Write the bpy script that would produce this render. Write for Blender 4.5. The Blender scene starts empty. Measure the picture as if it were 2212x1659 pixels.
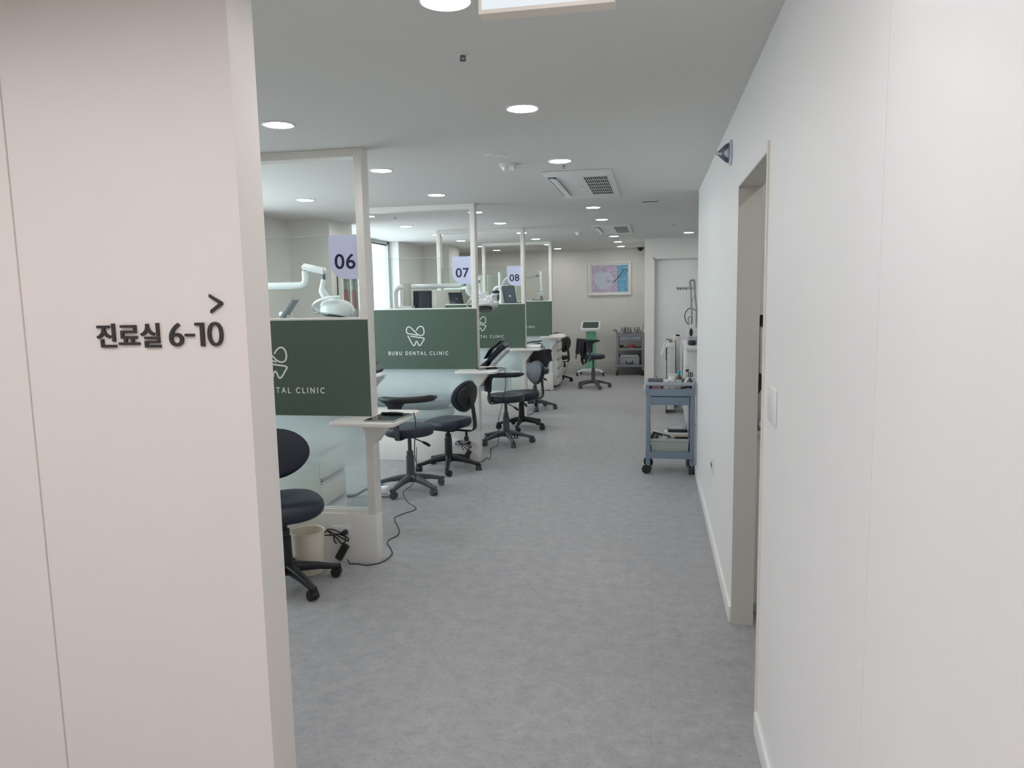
import bpy, bmesh, math, random
from mathutils import Vector, Matrix

random.seed(7)
S = bpy.context.scene
COL = S.collection
R = math.radians
CEIL = 2.436

# ------------------------------------------------------------------ camera, world, exposure
F_PX, YAW, PITCH, ROLL = 1585.84, R(10.9222), R(6.999), R(-1.0958)
fwd = Vector((-math.sin(YAW) * math.cos(PITCH), math.cos(YAW) * math.cos(PITCH), -math.sin(PITCH)))
rgt = Vector((math.cos(YAW), math.sin(YAW), 0))
up = rgt.cross(fwd)
rgt2 = rgt * math.cos(ROLL) + up * math.sin(ROLL)
up2 = up * math.cos(ROLL) - rgt * math.sin(ROLL)
camd = bpy.data.cameras.new('camera')
camd.sensor_width = 36.0
camd.lens = F_PX * 36.0 / 2212.0
camd.clip_start = 0.02
cam = bpy.data.objects.new('camera', camd)
M = Matrix.Identity(4)
for i in range(3):
    M[i][0], M[i][1], M[i][2] = rgt2[i], up2[i], -fwd[i]
M[2][3] = 1.6
cam.matrix_world = M
COL.objects.link(cam)
S.camera = cam

SKY = 5.2           # overcast daylight outside the windows
LAMP = 74.0         # radiance of the LED downlights
HALL_LAMP = 94.0   # brighter fittings in the hall behind the viewpoint
EXPOSURE = 0.03
world = bpy.data.worlds.new('overcast_sky')
S.world = world
world.use_nodes = True
wn = world.node_tree
bg = wn.nodes['Background']
bg.inputs[0].default_value = (0.86, 0.94, 1.0, 1)
bg.inputs[1].default_value = SKY
vs = S.view_settings
vs.view_transform = 'Standard'
vs.look = 'None'
vs.exposure = EXPOSURE
vs.gamma = 1.0
vs.use_curve_mapping = False
cy = S.cycles
cy.max_bounces = 7
cy.diffuse_bounces = 5
cy.glossy_bounces = 3
cy.transmission_bounces = 6
cy.transparent_max_bounces = 20
cy.caustics_reflective = False
cy.caustics_refractive = False
cy.sample_clamp_indirect = 6.0

# ------------------------------------------------------------------ materials
def lin(c):
    def f(v):
        v /= 255.0
        return v / 12.92 if v <= 0.04045 else ((v + 0.055) / 1.055) ** 2.4
    return (f(c[0]), f(c[1]), f(c[2]), 1.0)

MATS = {}
def mat(name, rgb, rough=0.5, metal=0.0, var=0.04, scale=30.0, bump=0.0, emit=0.0, coat=0.0, spec=0.5):
    """Principled surface whose colour wanders a little with a procedural noise."""
    if name in MATS:
        return MATS[name]
    m = bpy.data.materials.new(name)
    m.use_nodes = True
    nt = m.node_tree
    b = nt.nodes['Principled BSDF']
    b.inputs['Roughness'].default_value = rough
    b.inputs['Metallic'].default_value = metal
    b.inputs['Coat Weight'].default_value = coat
    b.inputs['Specular IOR Level'].default_value = spec
    tc = nt.nodes.new('ShaderNodeTexCoord')
    no = nt.nodes.new('ShaderNodeTexNoise')
    no.inputs['Scale'].default_value = scale
    no.inputs['Detail'].default_value = 4
    nt.links.new(tc.outputs['Object'], no.inputs['Vector'])
    mx = nt.nodes.new('ShaderNodeMix')
    mx.data_type = 'RGBA'
    c = lin(rgb)
    mx.inputs[6].default_value = [max(0, x * (1 - var)) for x in c[:3]] + [1]
    mx.inputs[7].default_value = [min(1, x * (1 + var)) for x in c[:3]] + [1]
    nt.links.new(no.outputs['Fac'], mx.inputs[0])
    nt.links.new(mx.outputs[2], b.inputs['Base Color'])
    if bump:
        bp = nt.nodes.new('ShaderNodeBump')
        bp.inputs['Strength'].default_value = bump
        bp.inputs['Distance'].default_value = 0.002
        nt.links.new(no.outputs['Fac'], bp.inputs['Height'])
        nt.links.new(bp.outputs[0], b.inputs['Normal'])
    if emit:
        nt.links.new(mx.outputs[2], b.inputs['Emission Color'])
        b.inputs['Emission Strength'].default_value = emit
    MATS[name] = m
    return m

def glass_mat(name, tint, refl=0.07, film=None, film_lo=0.0, film_hi=0.0, z_lo=0.0, z_hi=1.0, rough=0.02):
    """Thin pane: tinted see-through with a mirror share; film adds a frosted layer graded over the pane's height."""
    m = bpy.data.materials.new(name)
    m.use_nodes = True
    nt = m.node_tree
    nt.nodes.clear()
    out = nt.nodes.new('ShaderNodeOutputMaterial')
    tr = nt.nodes.new('ShaderNodeBsdfTransparent')
    tr.inputs[0].default_value = lin(tint)
    gl = nt.nodes.new('ShaderNodeBsdfGlossy')
    gl.inputs['Roughness'].default_value = rough
    fr = nt.nodes.new('ShaderNodeLayerWeight')
    fr.inputs['Blend'].default_value = refl
    mx = nt.nodes.new('ShaderNodeMixShader')
    nt.links.new(fr.outputs['Fresnel'], mx.inputs[0])
    nt.links.new(tr.outputs[0], mx.inputs[1])
    nt.links.new(gl.outputs[0], mx.inputs[2])
    last = mx
    if film:
        df = nt.nodes.new('ShaderNodeBsdfDiffuse'); df.inputs[0].default_value = lin(film)
        tl = nt.nodes.new('ShaderNodeBsdfTranslucent'); tl.inputs[0].default_value = lin(film)
        fm = nt.nodes.new('ShaderNodeMixShader'); fm.inputs[0].default_value = 0.5
        nt.links.new(df.outputs[0], fm.inputs[1]); nt.links.new(tl.outputs[0], fm.inputs[2])
        tc = nt.nodes.new('ShaderNodeTexCoord')
        sp = nt.nodes.new('ShaderNodeSeparateXYZ')
        nt.links.new(tc.outputs['Object'], sp.inputs[0])
        mr = nt.nodes.new('ShaderNodeMapRange')
        mr.interpolation_type = 'SMOOTHSTEP'
        mr.inputs['From Min'].default_value = z_lo; mr.inputs['From Max'].default_value = z_hi
        mr.inputs['To Min'].default_value = film_lo; mr.inputs['To Max'].default_value = film_hi
        nt.links.new(sp.outputs['Z'], mr.inputs['Value'])
        m2 = nt.nodes.new('ShaderNodeMixShader')
        nt.links.new(mr.outputs[0], m2.inputs[0])
        nt.links.new(mx.outputs[0], m2.inputs[1]); nt.links.new(fm.outputs[0], m2.inputs[2])
        last = m2
    nt.links.new(last.outputs[0], out.inputs[0])
    return m

def emit_mat(name, rgb, strength):
    m = bpy.data.materials.new(name)
    m.use_nodes = True
    nt = m.node_tree
    nt.nodes.clear()
    out = nt.nodes.new('ShaderNodeOutputMaterial')
    e = nt.nodes.new('ShaderNodeEmission')
    e.inputs[0].default_value = lin(rgb)
    e.inputs[1].default_value = strength
    nt.links.new(e.outputs[0], out.inputs[0])
    return m

def floor_mat():
    m = bpy.data.materials.new('grey_fleck_vinyl')
    m.use_nodes = True
    nt = m.node_tree
    b = nt.nodes['Principled BSDF']
    b.inputs['Roughness'].default_value = 0.5
    b.inputs['Specular IOR Level'].default_value = 0.35
    tc = nt.nodes.new('ShaderNodeTexCoord')
    mp = nt.nodes.new('ShaderNodeMapping')
    nt.links.new(tc.outputs['Object'], mp.inputs[0])
    def noise(scale, detail, rough=0.6, dist=0.0):
        n = nt.nodes.new('ShaderNodeTexNoise')
        n.inputs['Scale'].default_value = scale; n.inputs['Detail'].default_value = detail
        n.inputs['Roughness'].default_value = rough; n.inputs['Distortion'].default_value = dist
        nt.links.new(mp.outputs[0], n.inputs['Vector'])
        return n
    def ramp(src, stops):
        r = nt.nodes.new('ShaderNodeValToRGB')
        e = r.color_ramp.elements
        while len(e) < len(stops): e.new(0.5)
        for el, (p, c) in zip(e, stops):
            el.position = p; el.color = c
        nt.links.new(src, r.inputs[0])
        return r
    def mix(a, b_, fac, mode='MIX'):
        x = nt.nodes.new('ShaderNodeMix'); x.data_type = 'RGBA'; x.blend_type = mode
        nt.links.new(a, x.inputs[6]); nt.links.new(b_, x.inputs[7])
        if isinstance(fac, float): x.inputs[0].default_value = fac
        else: nt.links.new(fac, x.inputs[0])
        return x
    base = ramp(noise(13, 10, 0.82).outputs['Fac'], [(0.3, lin((148, 148, 151))), (0.7, lin((184, 182, 182)))])
    blue = ramp(noise(48, 8, 0.85, 0.5).outputs['Fac'], [(0.54, (0, 0, 0, 1)), (0.66, (1, 1, 1, 1))])
    dk = nt.nodes.new('ShaderNodeRGB'); dk.outputs[0].default_value = lin((137, 140, 152))
    a = mix(base.outputs[0], dk.outputs[0], blue.outputs[0])
    warm = ramp(noise(60, 8, 0.85, 0.4).outputs['Fac'], [(0.6, (0, 0, 0, 1)), (0.7, (1, 1, 1, 1))])
    wc = nt.nodes.new('ShaderNodeRGB'); wc.outputs[0].default_value = lin((172, 165, 160))
    a = mix(a.outputs[2], wc.outputs[0], warm.outputs[0])
    fl = ramp(noise(170, 4, 0.75, 0.8).outputs['Fac'], [(0.63, (0, 0, 0, 1)), (0.71, (1, 1, 1, 1))])
    fc = nt.nodes.new('ShaderNodeRGB'); fc.outputs[0].default_value = lin((110, 112, 124))
    a = mix(a.outputs[2], fc.outputs[0], fl.outputs[0])
    br = nt.nodes.new('ShaderNodeTexBrick')      # hairline joints between vinyl sheets
    br.offset = 0.0
    br.inputs['Scale'].default_value = 1.0
    br.inputs['Brick Width'].default_value = 0.9; br.inputs['Row Height'].default_value = 1.8
    br.inputs['Mortar Size'].default_value = 0.0012
    br.inputs['Color1'].default_value = (1, 1, 1, 1); br.inputs['Color2'].default_value = (1, 1, 1, 1)
    br.inputs['Mortar'].default_value = (0.86, 0.86, 0.86, 1)
    nt.links.new(mp.outputs[0], br.inputs['Vector'])
    a = mix(a.outputs[2], br.outputs['Color'], 1.0, 'MULTIPLY')
    nt.links.new(a.outputs[2], b.inputs['Base Color'])
    return m

WALL = mat('white_wall_paint', (232, 230, 226), 0.6, var=0.012, scale=6, bump=0.03)
WALLR = mat('white_wall_film', (240, 238, 236), 0.45, var=0.012, scale=5, bump=0.02)
CREAM = mat('cream_laminate', (236, 229, 223), 0.45, var=0.01, scale=4)
CREAME = mat('cream_edge_strip', (230, 222, 210), 0.5, var=0.02)
JAMB = mat('jamb_laminate', (205, 202, 196), 0.5, var=0.02)
CEILM = mat('ceiling_paint', (217, 215, 211), 0.8, var=0.01, scale=5)
WHITE = mat('white_plastic', (228, 228, 228), 0.35, var=0.02)
FRAMEW = mat('white_partition_film', (231, 228, 222), 0.4, var=0.015)
GLOSSW = mat('glossy_white_shell', (228, 232, 233), 0.14, var=0.02, coat=0.4)
SILV = mat('satin_aluminium', (190, 192, 195), 0.3, metal=0.9, var=0.05)
DSIL = mat('dark_steel', (110, 112, 115), 0.35, metal=0.8, var=0.05)
CHROME = mat('chrome', (225, 226, 228), 0.1, metal=1.0, var=0.02)
GREEN = mat('sage_green_panel', (79, 97, 85), 0.5, var=0.04, scale=3)
LETW = mat('white_lettering', (235, 238, 236), 0.45, var=0.01)
LETD = mat('dark_brown_lettering', (52, 46, 46), 0.5, var=0.05)
NAVYL = mat('navy_numeral', (24, 24, 56), 0.5, var=0.05)
LAV = mat('lavender_sign_acrylic', (204, 210, 236), 0.35, var=0.01)
NAVY = mat('navy_leatherette', (32, 39, 54), 0.42, var=0.08, scale=60, bump=0.15)
BLACKP = mat('black_plastic', (30, 31, 34), 0.42, var=0.1, scale=80, bump=0.1)
GREYP = mat('dark_grey_plastic', (78, 80, 84), 0.42, var=0.06, scale=80, bump=0.1)
WHEEL = mat('grey_caster_rubber', (84, 86, 90), 0.5, var=0.08)
BLACKR = mat('black_rubber_cable', (20, 20, 23), 0.5, var=0.1)
BLACKC = mat('black_cloth', (80, 76, 82), 0.9, var=0.2, scale=25, bump=0.5)
SCREEN = mat('dark_glass_screen', (20, 24, 26), 0.06, var=0.1, spec=0.7)
SCREENB = mat('dark_blue_screen', (42, 48, 62), 0.12, var=0.1, spec=0.6)
BLUEC = mat('blue_grey_cart_plastic', (120, 134, 150), 0.42, var=0.04)
BLUEL = mat('pale_grey_cart_rim', (156, 164, 174), 0.4, var=0.04)
GREYC = mat('grey_cart_plastic', (140, 145, 151), 0.42, var=0.05)
BINC = mat('cream_bin_plastic', (226, 218, 200), 0.4, var=0.03)
TUB = mat('grey_green_tub', (158, 166, 162), 0.45, var=0.04)
BROWN = mat('brown_bottle_glass', (96, 58, 40), 0.15, var=0.1)
TEAL = mat('teal_cap', (28, 150, 170), 0.4, var=0.04)
RED = mat('red_wax_block', (186, 78, 82), 0.5, var=0.1)
TAN = mat('tan_cardboard', (206, 180, 155), 0.7, var=0.06)
SALM = mat('salmon_box', (190, 140, 130), 0.6, var=0.06)
BEIGE = mat('beige_mould', (214, 205, 180), 0.6, var=0.1)
OUTLW = mat('white_outlet', (236, 236, 234), 0.35, var=0.01)
LENS = mat('lamp_glass_dark', (28, 32, 32), 0.08, var=0.1, spec=0.7)
TINT = mat('grey_vent_void', (16, 16, 18), 0.7, var=0.1)
PALEG = mat('pale_device_shell', (206, 208, 212), 0.3, var=0.03)
CLEARP = glass_mat('clear_acrylic', (232, 236, 240), 0.35)
GLASSU = glass_mat('clear_partition_glass', (249, 252, 250), 0.05)
GLASSE = mat('glass_edge', (196, 214, 208), 0.2, var=0.02)
GLASSF = glass_mat('graded_frost_glass', (247, 251, 250), 0.05, film=(244, 254, 255), film_lo=0.05, film_hi=0.62, z_lo=0.40, z_hi=0.88)
GLASSG = glass_mat('sea_green_acrylic', (206, 240, 224), 0.1, film=(176, 232, 208), film_lo=0.8, film_hi=0.8, z_lo=0, z_hi=1)
WINGL = glass_mat('window_glass', (246, 250, 250), 0.05)
LEDM = emit_mat('led_diffuser', (255, 253, 252), LAMP)
LEDH = emit_mat('hall_led_diffuser', (253, 251, 255), HALL_LAMP)
PANM = emit_mat('light_box_diffuser', (232, 239, 244), 1.0)

# ------------------------------------------------------------------ mesh helpers
class MB:
    def __init__(s):
        s.bm = bmesh.new()
    def _new(s, n0):
        s.bm.verts.ensure_lookup_table()
        return s.bm.verts[n0:]
    def box(s, x0, x1, y0, y1, z0, z1, bev=0.0, Mx=None, seg=2):
        n0 = len(s.bm.verts)
        r = bmesh.ops.create_cube(s.bm, size=1.0)
        vs_ = r['verts']
        for v in vs_:
            v.co = Vector(((x0 + x1) / 2 + v.co.x * (x1 - x0), (y0 + y1) / 2 + v.co.y * (y1 - y0), (z0 + z1) / 2 + v.co.z * (z1 - z0)))
        if bev:
            es = set(e for v in vs_ for e in v.link_edges)
            b = min(bev, 0.49 * min(abs(x1 - x0), abs(y1 - y0), abs(z1 - z0)))
            g = bmesh.ops.bevel(s.bm, geom=list(es), offset=b, segments=seg, profile=0.5, affect='EDGES')
        if Mx is not None:
            s.bm.verts.ensure_lookup_table()
            for v in s.bm.verts[n0:] if not bev else set(list(s.bm.verts)[n0:]):
                v.co = Mx @ v.co
        return s
    def ring(s, pts):
        return [s.bm.verts.new(p) for p in pts]
    def bridge(s, a, b):
        n = len(a)
        for i in range(n):
            try: s.bm.faces.new((a[i], a[(i + 1) % n], b[(i + 1) % n], b[i]))
            except ValueError: pass
    def cap(s, a):
        try: s.bm.faces.new(a)
        except ValueError: pass
    def cyl(s, p0, p1, r0, r1=None, n=20):
        r1 = r0 if r1 is None else r1
        p0, p1 = Vector(p0), Vector(p1)
        d = (p1 - p0).normalized()
        u = d.orthogonal().normalized(); w = d.cross(u)
        ra = s.ring([p0 + (u * math.cos(2 * math.pi * i / n) + w * math.sin(2 * math.pi * i / n)) * r0 for i in range(n)])
        rb = s.ring([p1 + (u * math.cos(2 * math.pi * i / n) + w * math.sin(2 * math.pi * i / n)) * r1 for i in range(n)])
        s.bridge(ra, rb); s.cap(ra[::-1]); s.cap(rb)
        return s
    def tube(s, pts, r, n=10, sy=1.0, closed=False):
        pts = [Vector(p) for p in pts]
        N = len(pts)
        rs = r if isinstance(r, (list, tuple)) else [r] * N
        prev = None; rings = []
        for i, p in enumerate(pts):
            a = pts[max(i - 1, 0)]; b = pts[min(i + 1, N - 1)]
            d = (b - a)
            d = d.normalized() if d.length > 1e-9 else Vector((0, 0, 1))
            if prev is None:
                u = d.orthogonal().normalized()
                if abs(d.z) < 0.9: u = Vector((0, 0, 1)).cross(d).normalized()
            else:
                u = (prev - d * prev.dot(d))
                u = u.normalized() if u.length > 1e-6 else d.orthogonal().normalized()
            prev = u
            w = d.cross(u)
            rings.append(s.ring([p + (u * math.cos(2 * math.pi * k / n) + w * math.sin(2 * math.pi * k / n) * sy) * rs[i] for k in range(n)]))
        for a, b in zip(rings, rings[1:]): s.bridge(a, b)
        s.cap(rings[0][::-1]); s.cap(rings[-1])
        return s
    def loft(s, secs, n=16, e=3.0):
        """secs: (centre, u, w, half u, half w): rounded-rectangle sections."""
        rings = []
        for c, u, w, hu, hw in secs:
            c, u, w = Vector(c), Vector(u).normalized(), Vector(w).normalized()
            pts = []
            for k in range(n):
                t = 2 * math.pi * (k + 0.5) / n
                ct, st = math.cos(t), math.sin(t)
                pts.append(c + u * (hu * math.copysign(abs(ct) ** (2 / e), ct)) + w * (hw * math.copysign(abs(st) ** (2 / e), st)))
            rings.append(s.ring(pts))
        for a, b in zip(rings, rings[1:]): s.bridge(a, b)
        s.cap(rings[0][::-1]); s.cap(rings[-1])
        return s
    def lathe(s, prof, c=(0, 0, 0), n=32, Mx=None, hollow=False):
        c = Vector(c); rings = []
        for r, z in prof:
            pts = [c + Vector((r * math.cos(2 * math.pi * k / n), r * math.sin(2 * math.pi * k / n), z)) for k in range(n)]
            if Mx is not None: pts = [Mx @ p for p in pts]
            rings.append(s.ring(pts))
        for a, b in zip(rings, rings[1:]): s.bridge(a, b)
        if not hollow:
            if prof[0][0] > 1e-6: s.cap(rings[0][::-1])
            if prof[-1][0] > 1e-6: s.cap(rings[-1])
        return s
    def prism(s, poly, plane, a0, a1, bev=0.0):
        def P(q, a):
            return {'XZ': (q[0], a, q[1]), 'XY': (q[0], q[1], a), 'YZ': (a, q[0], q[1])}[plane]
        ra = s.ring([P(q, a0) for q in poly]); rb = s.ring([P(q, a1) for q in poly])
        s.bridge(ra, rb); s.cap(ra[::-1]); s.cap(rb)
        if bev:
            es = set(e for v in ra + rb for e in v.link_edges)
            bmesh.ops.bevel(s.bm, geom=list(es), offset=bev, segments=2, profile=0.5, affect='EDGES')
        return s
    def sell(s, c, rad, e1=1.0, e2=1.0, Mx=None, nu=28, nv=14):
        """superellipsoid; exponents below 1 make it boxier."""
        c = Vector(c); rings = []
        def pw(x, e): return math.copysign(abs(x) ** e, x)
        for j in range(nv + 1):
            ph = -math.pi / 2 + math.pi * j / nv
            if j in (0, nv): ph *= 0.985
            pts = []
            for i in range(nu):
                th = 2 * math.pi * i / nu
                p = Vector((rad[0] * pw(math.cos(ph), e1) * pw(math.cos(th), e2), rad[1] * pw(math.cos(ph), e1) * pw(math.sin(th), e2), rad[2] * pw(math.sin(ph), e1)))
                if Mx is not None: p = Mx @ p
                pts.append(c + p)
            rings.append(s.ring(pts))
        for a, b in zip(rings, rings[1:]): s.bridge(a, b)
        s.cap(rings[0][::-1]); s.cap(rings[-1])
        return s
    def grid(s, fn, nu, nv, thick=0.0):
        vv = [[s.bm.verts.new(fn(i / nu, j / nv)) for j in range(nv + 1)] for i in range(nu + 1)]
        fs = []
        for i in range(nu):
            for j in range(nv):
                fs.append(s.bm.faces.new((vv[i][j], vv[i + 1][j], vv[i + 1][j + 1], vv[i][j + 1])))
        if thick:
            bmesh.ops.solidify(s.bm, geom=fs, thickness=thick)
        return s
    def xform(s, Mx):
        for v in s.bm.verts: v.co = Mx @ v.co
        return s
    def build(s, name, material, parent=None, loc=(0, 0, 0), angle=38, label=None):
        bmesh.ops.recalc_face_normals(s.bm, faces=s.bm.faces)
        me = bpy.data.meshes.new(name)
        s.bm.to_mesh(me); s.bm.free()
        me.materials.append(material)
        me.shade_smooth()
        me.set_sharp_from_angle(angle=R(angle))
        o = bpy.data.objects.new(name, me)
        COL.objects.link(o)
        o.location = loc
        if parent: o.parent = parent
        if label: o['label'] = label
        return o

def tag(o, label, cat, group=None):
    o['label'] = label; o['category'] = cat
    if group: o['group'] = group
    return o
def thing(name, label, cat, loc=(0, 0, 0), rotz=0.0, group=None):
    o = bpy.data.objects.new(name, None)
    o.empty_display_size = 0.05
    COL.objects.link(o)
    o.location = loc; o.rotation_euler = (0, 0, rotz)
    return tag(o, label, cat, group)
def struct(o):
    o['kind'] = 'structure'
    return o
def copy_tree(o, parent=None):
    c = o.copy(); COL.objects.link(c)
    if parent: c.parent = parent
    for ch in list(o.children): copy_tree(ch, c)
    return c
def catmull(pts, k=6):
    P = [Vector(p) for p in pts]; out = []
    for i in range(len(P) - 1):
        p0, p1, p2, p3 = P[max(i - 1, 0)], P[i], P[i + 1], P[min(i + 2, len(P) - 1)]
        for j in range(k):
            t = j / k
            out.append(0.5 * ((2 * p1) + (p2 - p0) * t + (2 * p0 - 5 * p1 + 4 * p2 - p3) * t * t + (3 * p1 - p0 - 3 * p2 + p3) * t ** 3))
    out.append(P[-1])
    return out
def bend(pts, rad=0.06, k=6):
    """polyline with rounded corners."""
    P = [Vector(p) for p in pts]; out = [P[0]]
    for a, b, c in zip(P, P[1:], P[2:]):
        d1 = (a - b); d2 = (c - b)
        r = min(rad, d1.length * 0.49, d2.length * 0.49)
        q0 = b + d1.normalized() * r; q2 = b + d2.normalized() * r
        for j in range(k + 1):
            t = j / k
            out.append(q0 * (1 - t) ** 2 + b * 2 * t * (1 - t) + q2 * t * t)
    out.append(P[-1])
    return out
def text(name, body, material, parent, x, z, w, h, y, depth=0.003, offset=0.0, spacing=1.0, label=None):
    """lettering standing in the XZ plane, facing -Y, fitted to width w and height h, its back on y."""
    c = bpy.data.curves.new(name, 'FONT')
    c.body = body; c.extrude = 0.05; c.offset = offset; c.space_character = spacing
    c.resolution_u = 6
    t = bpy.data.objects.new(name, c); COL.objects.link(t)
    dg = bpy.context.evaluated_depsgraph_get()
    me = bpy.data.meshes.new_from_object(t.evaluated_get(dg))
    bpy.data.objects.remove(t); bpy.data.curves.remove(c)
    xs = [v.co.x for v in me.vertices]; ys = [v.co.y for v in me.vertices]
    x0, x1, y0, y1 = min(xs), max(xs), min(ys), max(ys)
    for v in me.vertices:
        a = (v.co.x - x0) / (x1 - x0) * w; b = (v.co.y - y0) / (y1 - y0) * h
        d = (v.co.z + 0.05) / 0.1 * depth
        v.co = (x + a, y - d, z + b)
    me.name = name
    me.materials.clear(); me.materials.append(material)
    o = bpy.data.objects.new(name, me); COL.objects.link(o)
    if parent: o.parent = parent
    if label: o['label'] = label
    return o
def ribbon(mb, pts, w, y, depth):
    """flat stroke of width w along 2D points (x, z), facing -Y."""
    P = [Vector((p[0], p[1])) for p in pts]
    L = []; Rr = []
    for i, p in enumerate(P):
        d = (P[min(i + 1, len(P) - 1)] - P[max(i - 1, 0)]).normalized()
        n = Vector((-d.y, d.x)) * w / 2
        L.append(p + n); Rr.append(p - n)
    rings = [mb.ring([(l.x, y, l.y), (r.x, y, r.y), (r.x, y - depth, r.y), (l.x, y - depth, l.y)]) for l, r in zip(L, Rr)]
    for a, b in zip(rings, rings[1:]): mb.bridge(a, b)
    mb.cap(rings[0]); mb.cap(rings[-1])
def rotm(axis, deg): return Matrix.Rotation(R(deg), 4, axis)
def at(x, y, z): return Matrix.Translation((x, y, z))

# ------------------------------------------------------------------ the setting
def sbox(name, m, *b, bev=0.0):
    return struct(MB().box(*b, bev=bev).build(name, m))

fl = struct(MB().box(-4.3, 2.7, -3.1, 14.9, -0.1, 0.0).build('floor', floor_mat()))
struct(MB().box(-4.3, 2.7, -3.1, 14.9, CEIL, CEIL + 0.1).build('ceiling', CEILM))

# the sign wall on the left: two laminate panels with an open groove between them
mb = MB()
LW = 1.78
mb.box(-4.15, -1.7445, LW, 1.905, 0, CEIL)
mb.box(-1.738, -1.0563, LW, 1.905, 0, CEIL)
mb.box(-1.7445, -1.738, LW + 0.006, 1.905, 0, CEIL)
struct(mb.build('wall_left', CREAM))
# right wall with the doorway
mb = MB()
mb.box(0.3768, 0.477, -3.0, 1.3485, 0, CEIL)
mb.box(0.3768, 0.477, 1.3515, 2.62, 0, CEIL)
mb.box(0.379, 0.477, 1.3485, 1.3515, 0, CEIL)
mb.box(0.3768, 0.477, 2.62, 3.516, 2.062, CEIL)
mb.box(0.3768, 0.477, 3.516, 6.52, 0, CEIL)
struct(mb.build('wall_right', WALLR))
# door lining
mb = MB()
mb.box(0.3760, 0.478, 3.508, 3.5165, 0, 2.062)
mb.box(0.3760, 0.478, 2.62, 3.516, 2.056, 2.0625)
mb.box(0.3760, 0.478, 2.6195, 2.626, 0, 2.062)
dl = mb.build('door_1', JAMB); struct(dl)
e = MB().box(0.3705, 0.3775, 2.612, 2.637, 0.0, 2.085).build('edge_strip', CREAME, dl)
# baseboards
for nm, b in (('baseboard_right_near', (0.365, 0.3775, -3.0, 2.612, 0, 0.082)), ('baseboard_right_far', (0.365, 0.3775, 3.516, 6.52, 0, 0.082))):
    sbox(nm, WALLR, *b, bev=0.003)
# storage room behind the doorway
sbox('wall_storage_back', WALL, 1.5, 1.6, 2.0, 4.2, 0, CEIL)
sbox('wall_storage_far', WALL, 0.477, 1.5, 4.1, 4.2, 0, CEIL)
sbox('wall_storage_near', WALL, 0.477, 1.5, 2.0, 2.1, 0, CEIL)
# far end
sbox('wall_far', mat('dimmed_wall_paint', (220, 218, 212), 0.6, var=0.012, scale=6, bump=0.03), -4.2, 0.0, 14.69, 14.79, 0, CEIL)  # wall paint darkened here for the dimmer light at this end
sbox('baseboard_far', mat('grey_white_base_board', (204, 202, 197), 0.5, var=0.01), -3.4, -0.134, 14.672, 14.692, 0, 0.25, bev=0.003)
# block with the treatment room door, right of the far end
mb = MB()
mb.box(-0.134, 0.014, 12.2, 14.7, 0, CEIL)
mb.box(0.014, 1.02, 12.2, 14.7, 2.122, CEIL)
mb.box(1.02, 2.6, 12.2, 14.7, 0, CEIL)
mb.box(0.014, 1.02, 12.32, 14.7, 0, 2.122)
struct(mb.build('wall_door', WALL))
mb = MB()
mb.box(0.004, 0.022, 12.188, 12.21, 0, 2.135)
mb.box(0.004, 1.03, 12.188, 12.21, 2.114, 2.135)
d2 = struct(mb.build('trim_1', FRAMEW))
d3 = struct(MB().box(0.02, 1.02, 12.27, 12.315, 0.006, 2.12, bev=0.002).build('door_2', WHITE))
text('door_lettering', '행동조절치료실', LETD, d3, 0.375, 1.612, 0.30, 0.042, 12.27, 0.002, 0.02)
sbox('baseboard_door', WALL, -0.146, 0.004, 12.188, 12.2, 0, 0.08)
sbox('wall_alcove_right', WALL, 2.6, 2.7, 6.5, 14.8, 0, CEIL)
sbox('wall_alcove_near', WALL, 0.477, 2.6, 6.42, 6.52, 0, CEIL)
# window side: recesses with glazing, wall pieces and columns
mb = MB()
mb.box(-4.2, -3.92, 1.9, 3.6, 0, CEIL)
mb.box(-4.2, -3.92, 6.4, 7.58, 0, CEIL)
mb.box(-4.2, -3.445, 7.58, 8.2, 0, CEIL)
mb.box(-4.2, -3.88, 11.02, 12.3, 0, CEIL)
mb.box(-4.2, -3.43, 12.3, 13.0, 0, CEIL)
mb.box(-4.2, -3.92, 13.0, 14.69, 0, CEIL)  # left solid, without a window, to keep daylight off the far wall
for a, b in ((3.6, 6.4), (8.2, 11.02)):
    mb.box(-4.2, -4.04, a, b, 0, 0.55)
struct(mb.build('wall_window', WALL))
for k, (a, b) in enumerate(((3.6, 6.4), (8.2, 11.02))):
    mb = MB()
    z0, z1 = 0.55, CEIL
    mb.box(-4.11, -4.035, a, b, z1 - 0.045, z1 - 0.001)
    mb.box(-4.11, -4.035, a, b, z0, z0 + 0.05)
    mb.box(-4.11, -4.035, a, a + 0.05, z0, z1 - 0.001)
    mb.box(-4.11, -4.035, b - 0.05, b, z0, z1 - 0.001)
    nm = 4 if b - a > 2 else 2
    for q in range(1, nm):
        y = a + (b - a) * q / nm
        mb.box(-4.10, -4.045, y - 0.025, y + 0.025, z0, z1 - 0.002)
    w = struct(mb.build('window_%d' % (k + 1), mat('pale_window_frame', (206, 210, 214), 0.4)))
    gk = MB().box(-4.084, -4.046, a + 0.02, b - 0.02, z1 - 0.06, z1 - 0.045).build('gasket', BLACKR, w)
    MB().box(-4.08, -4.072, a + 0.04, b - 0.04, z0 + 0.04, z1 - 0.04).build('pane', WINGL, w)
# near hall behind the viewpoint
sbox('wall_hall_back', CREAM, -4.2, 0.477, -3.1, -3.0, 0, CEIL)
sbox('wall_hall_left', CREAM, -4.2, -4.1, -3.0, 1.8, 0, CEIL)

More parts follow.
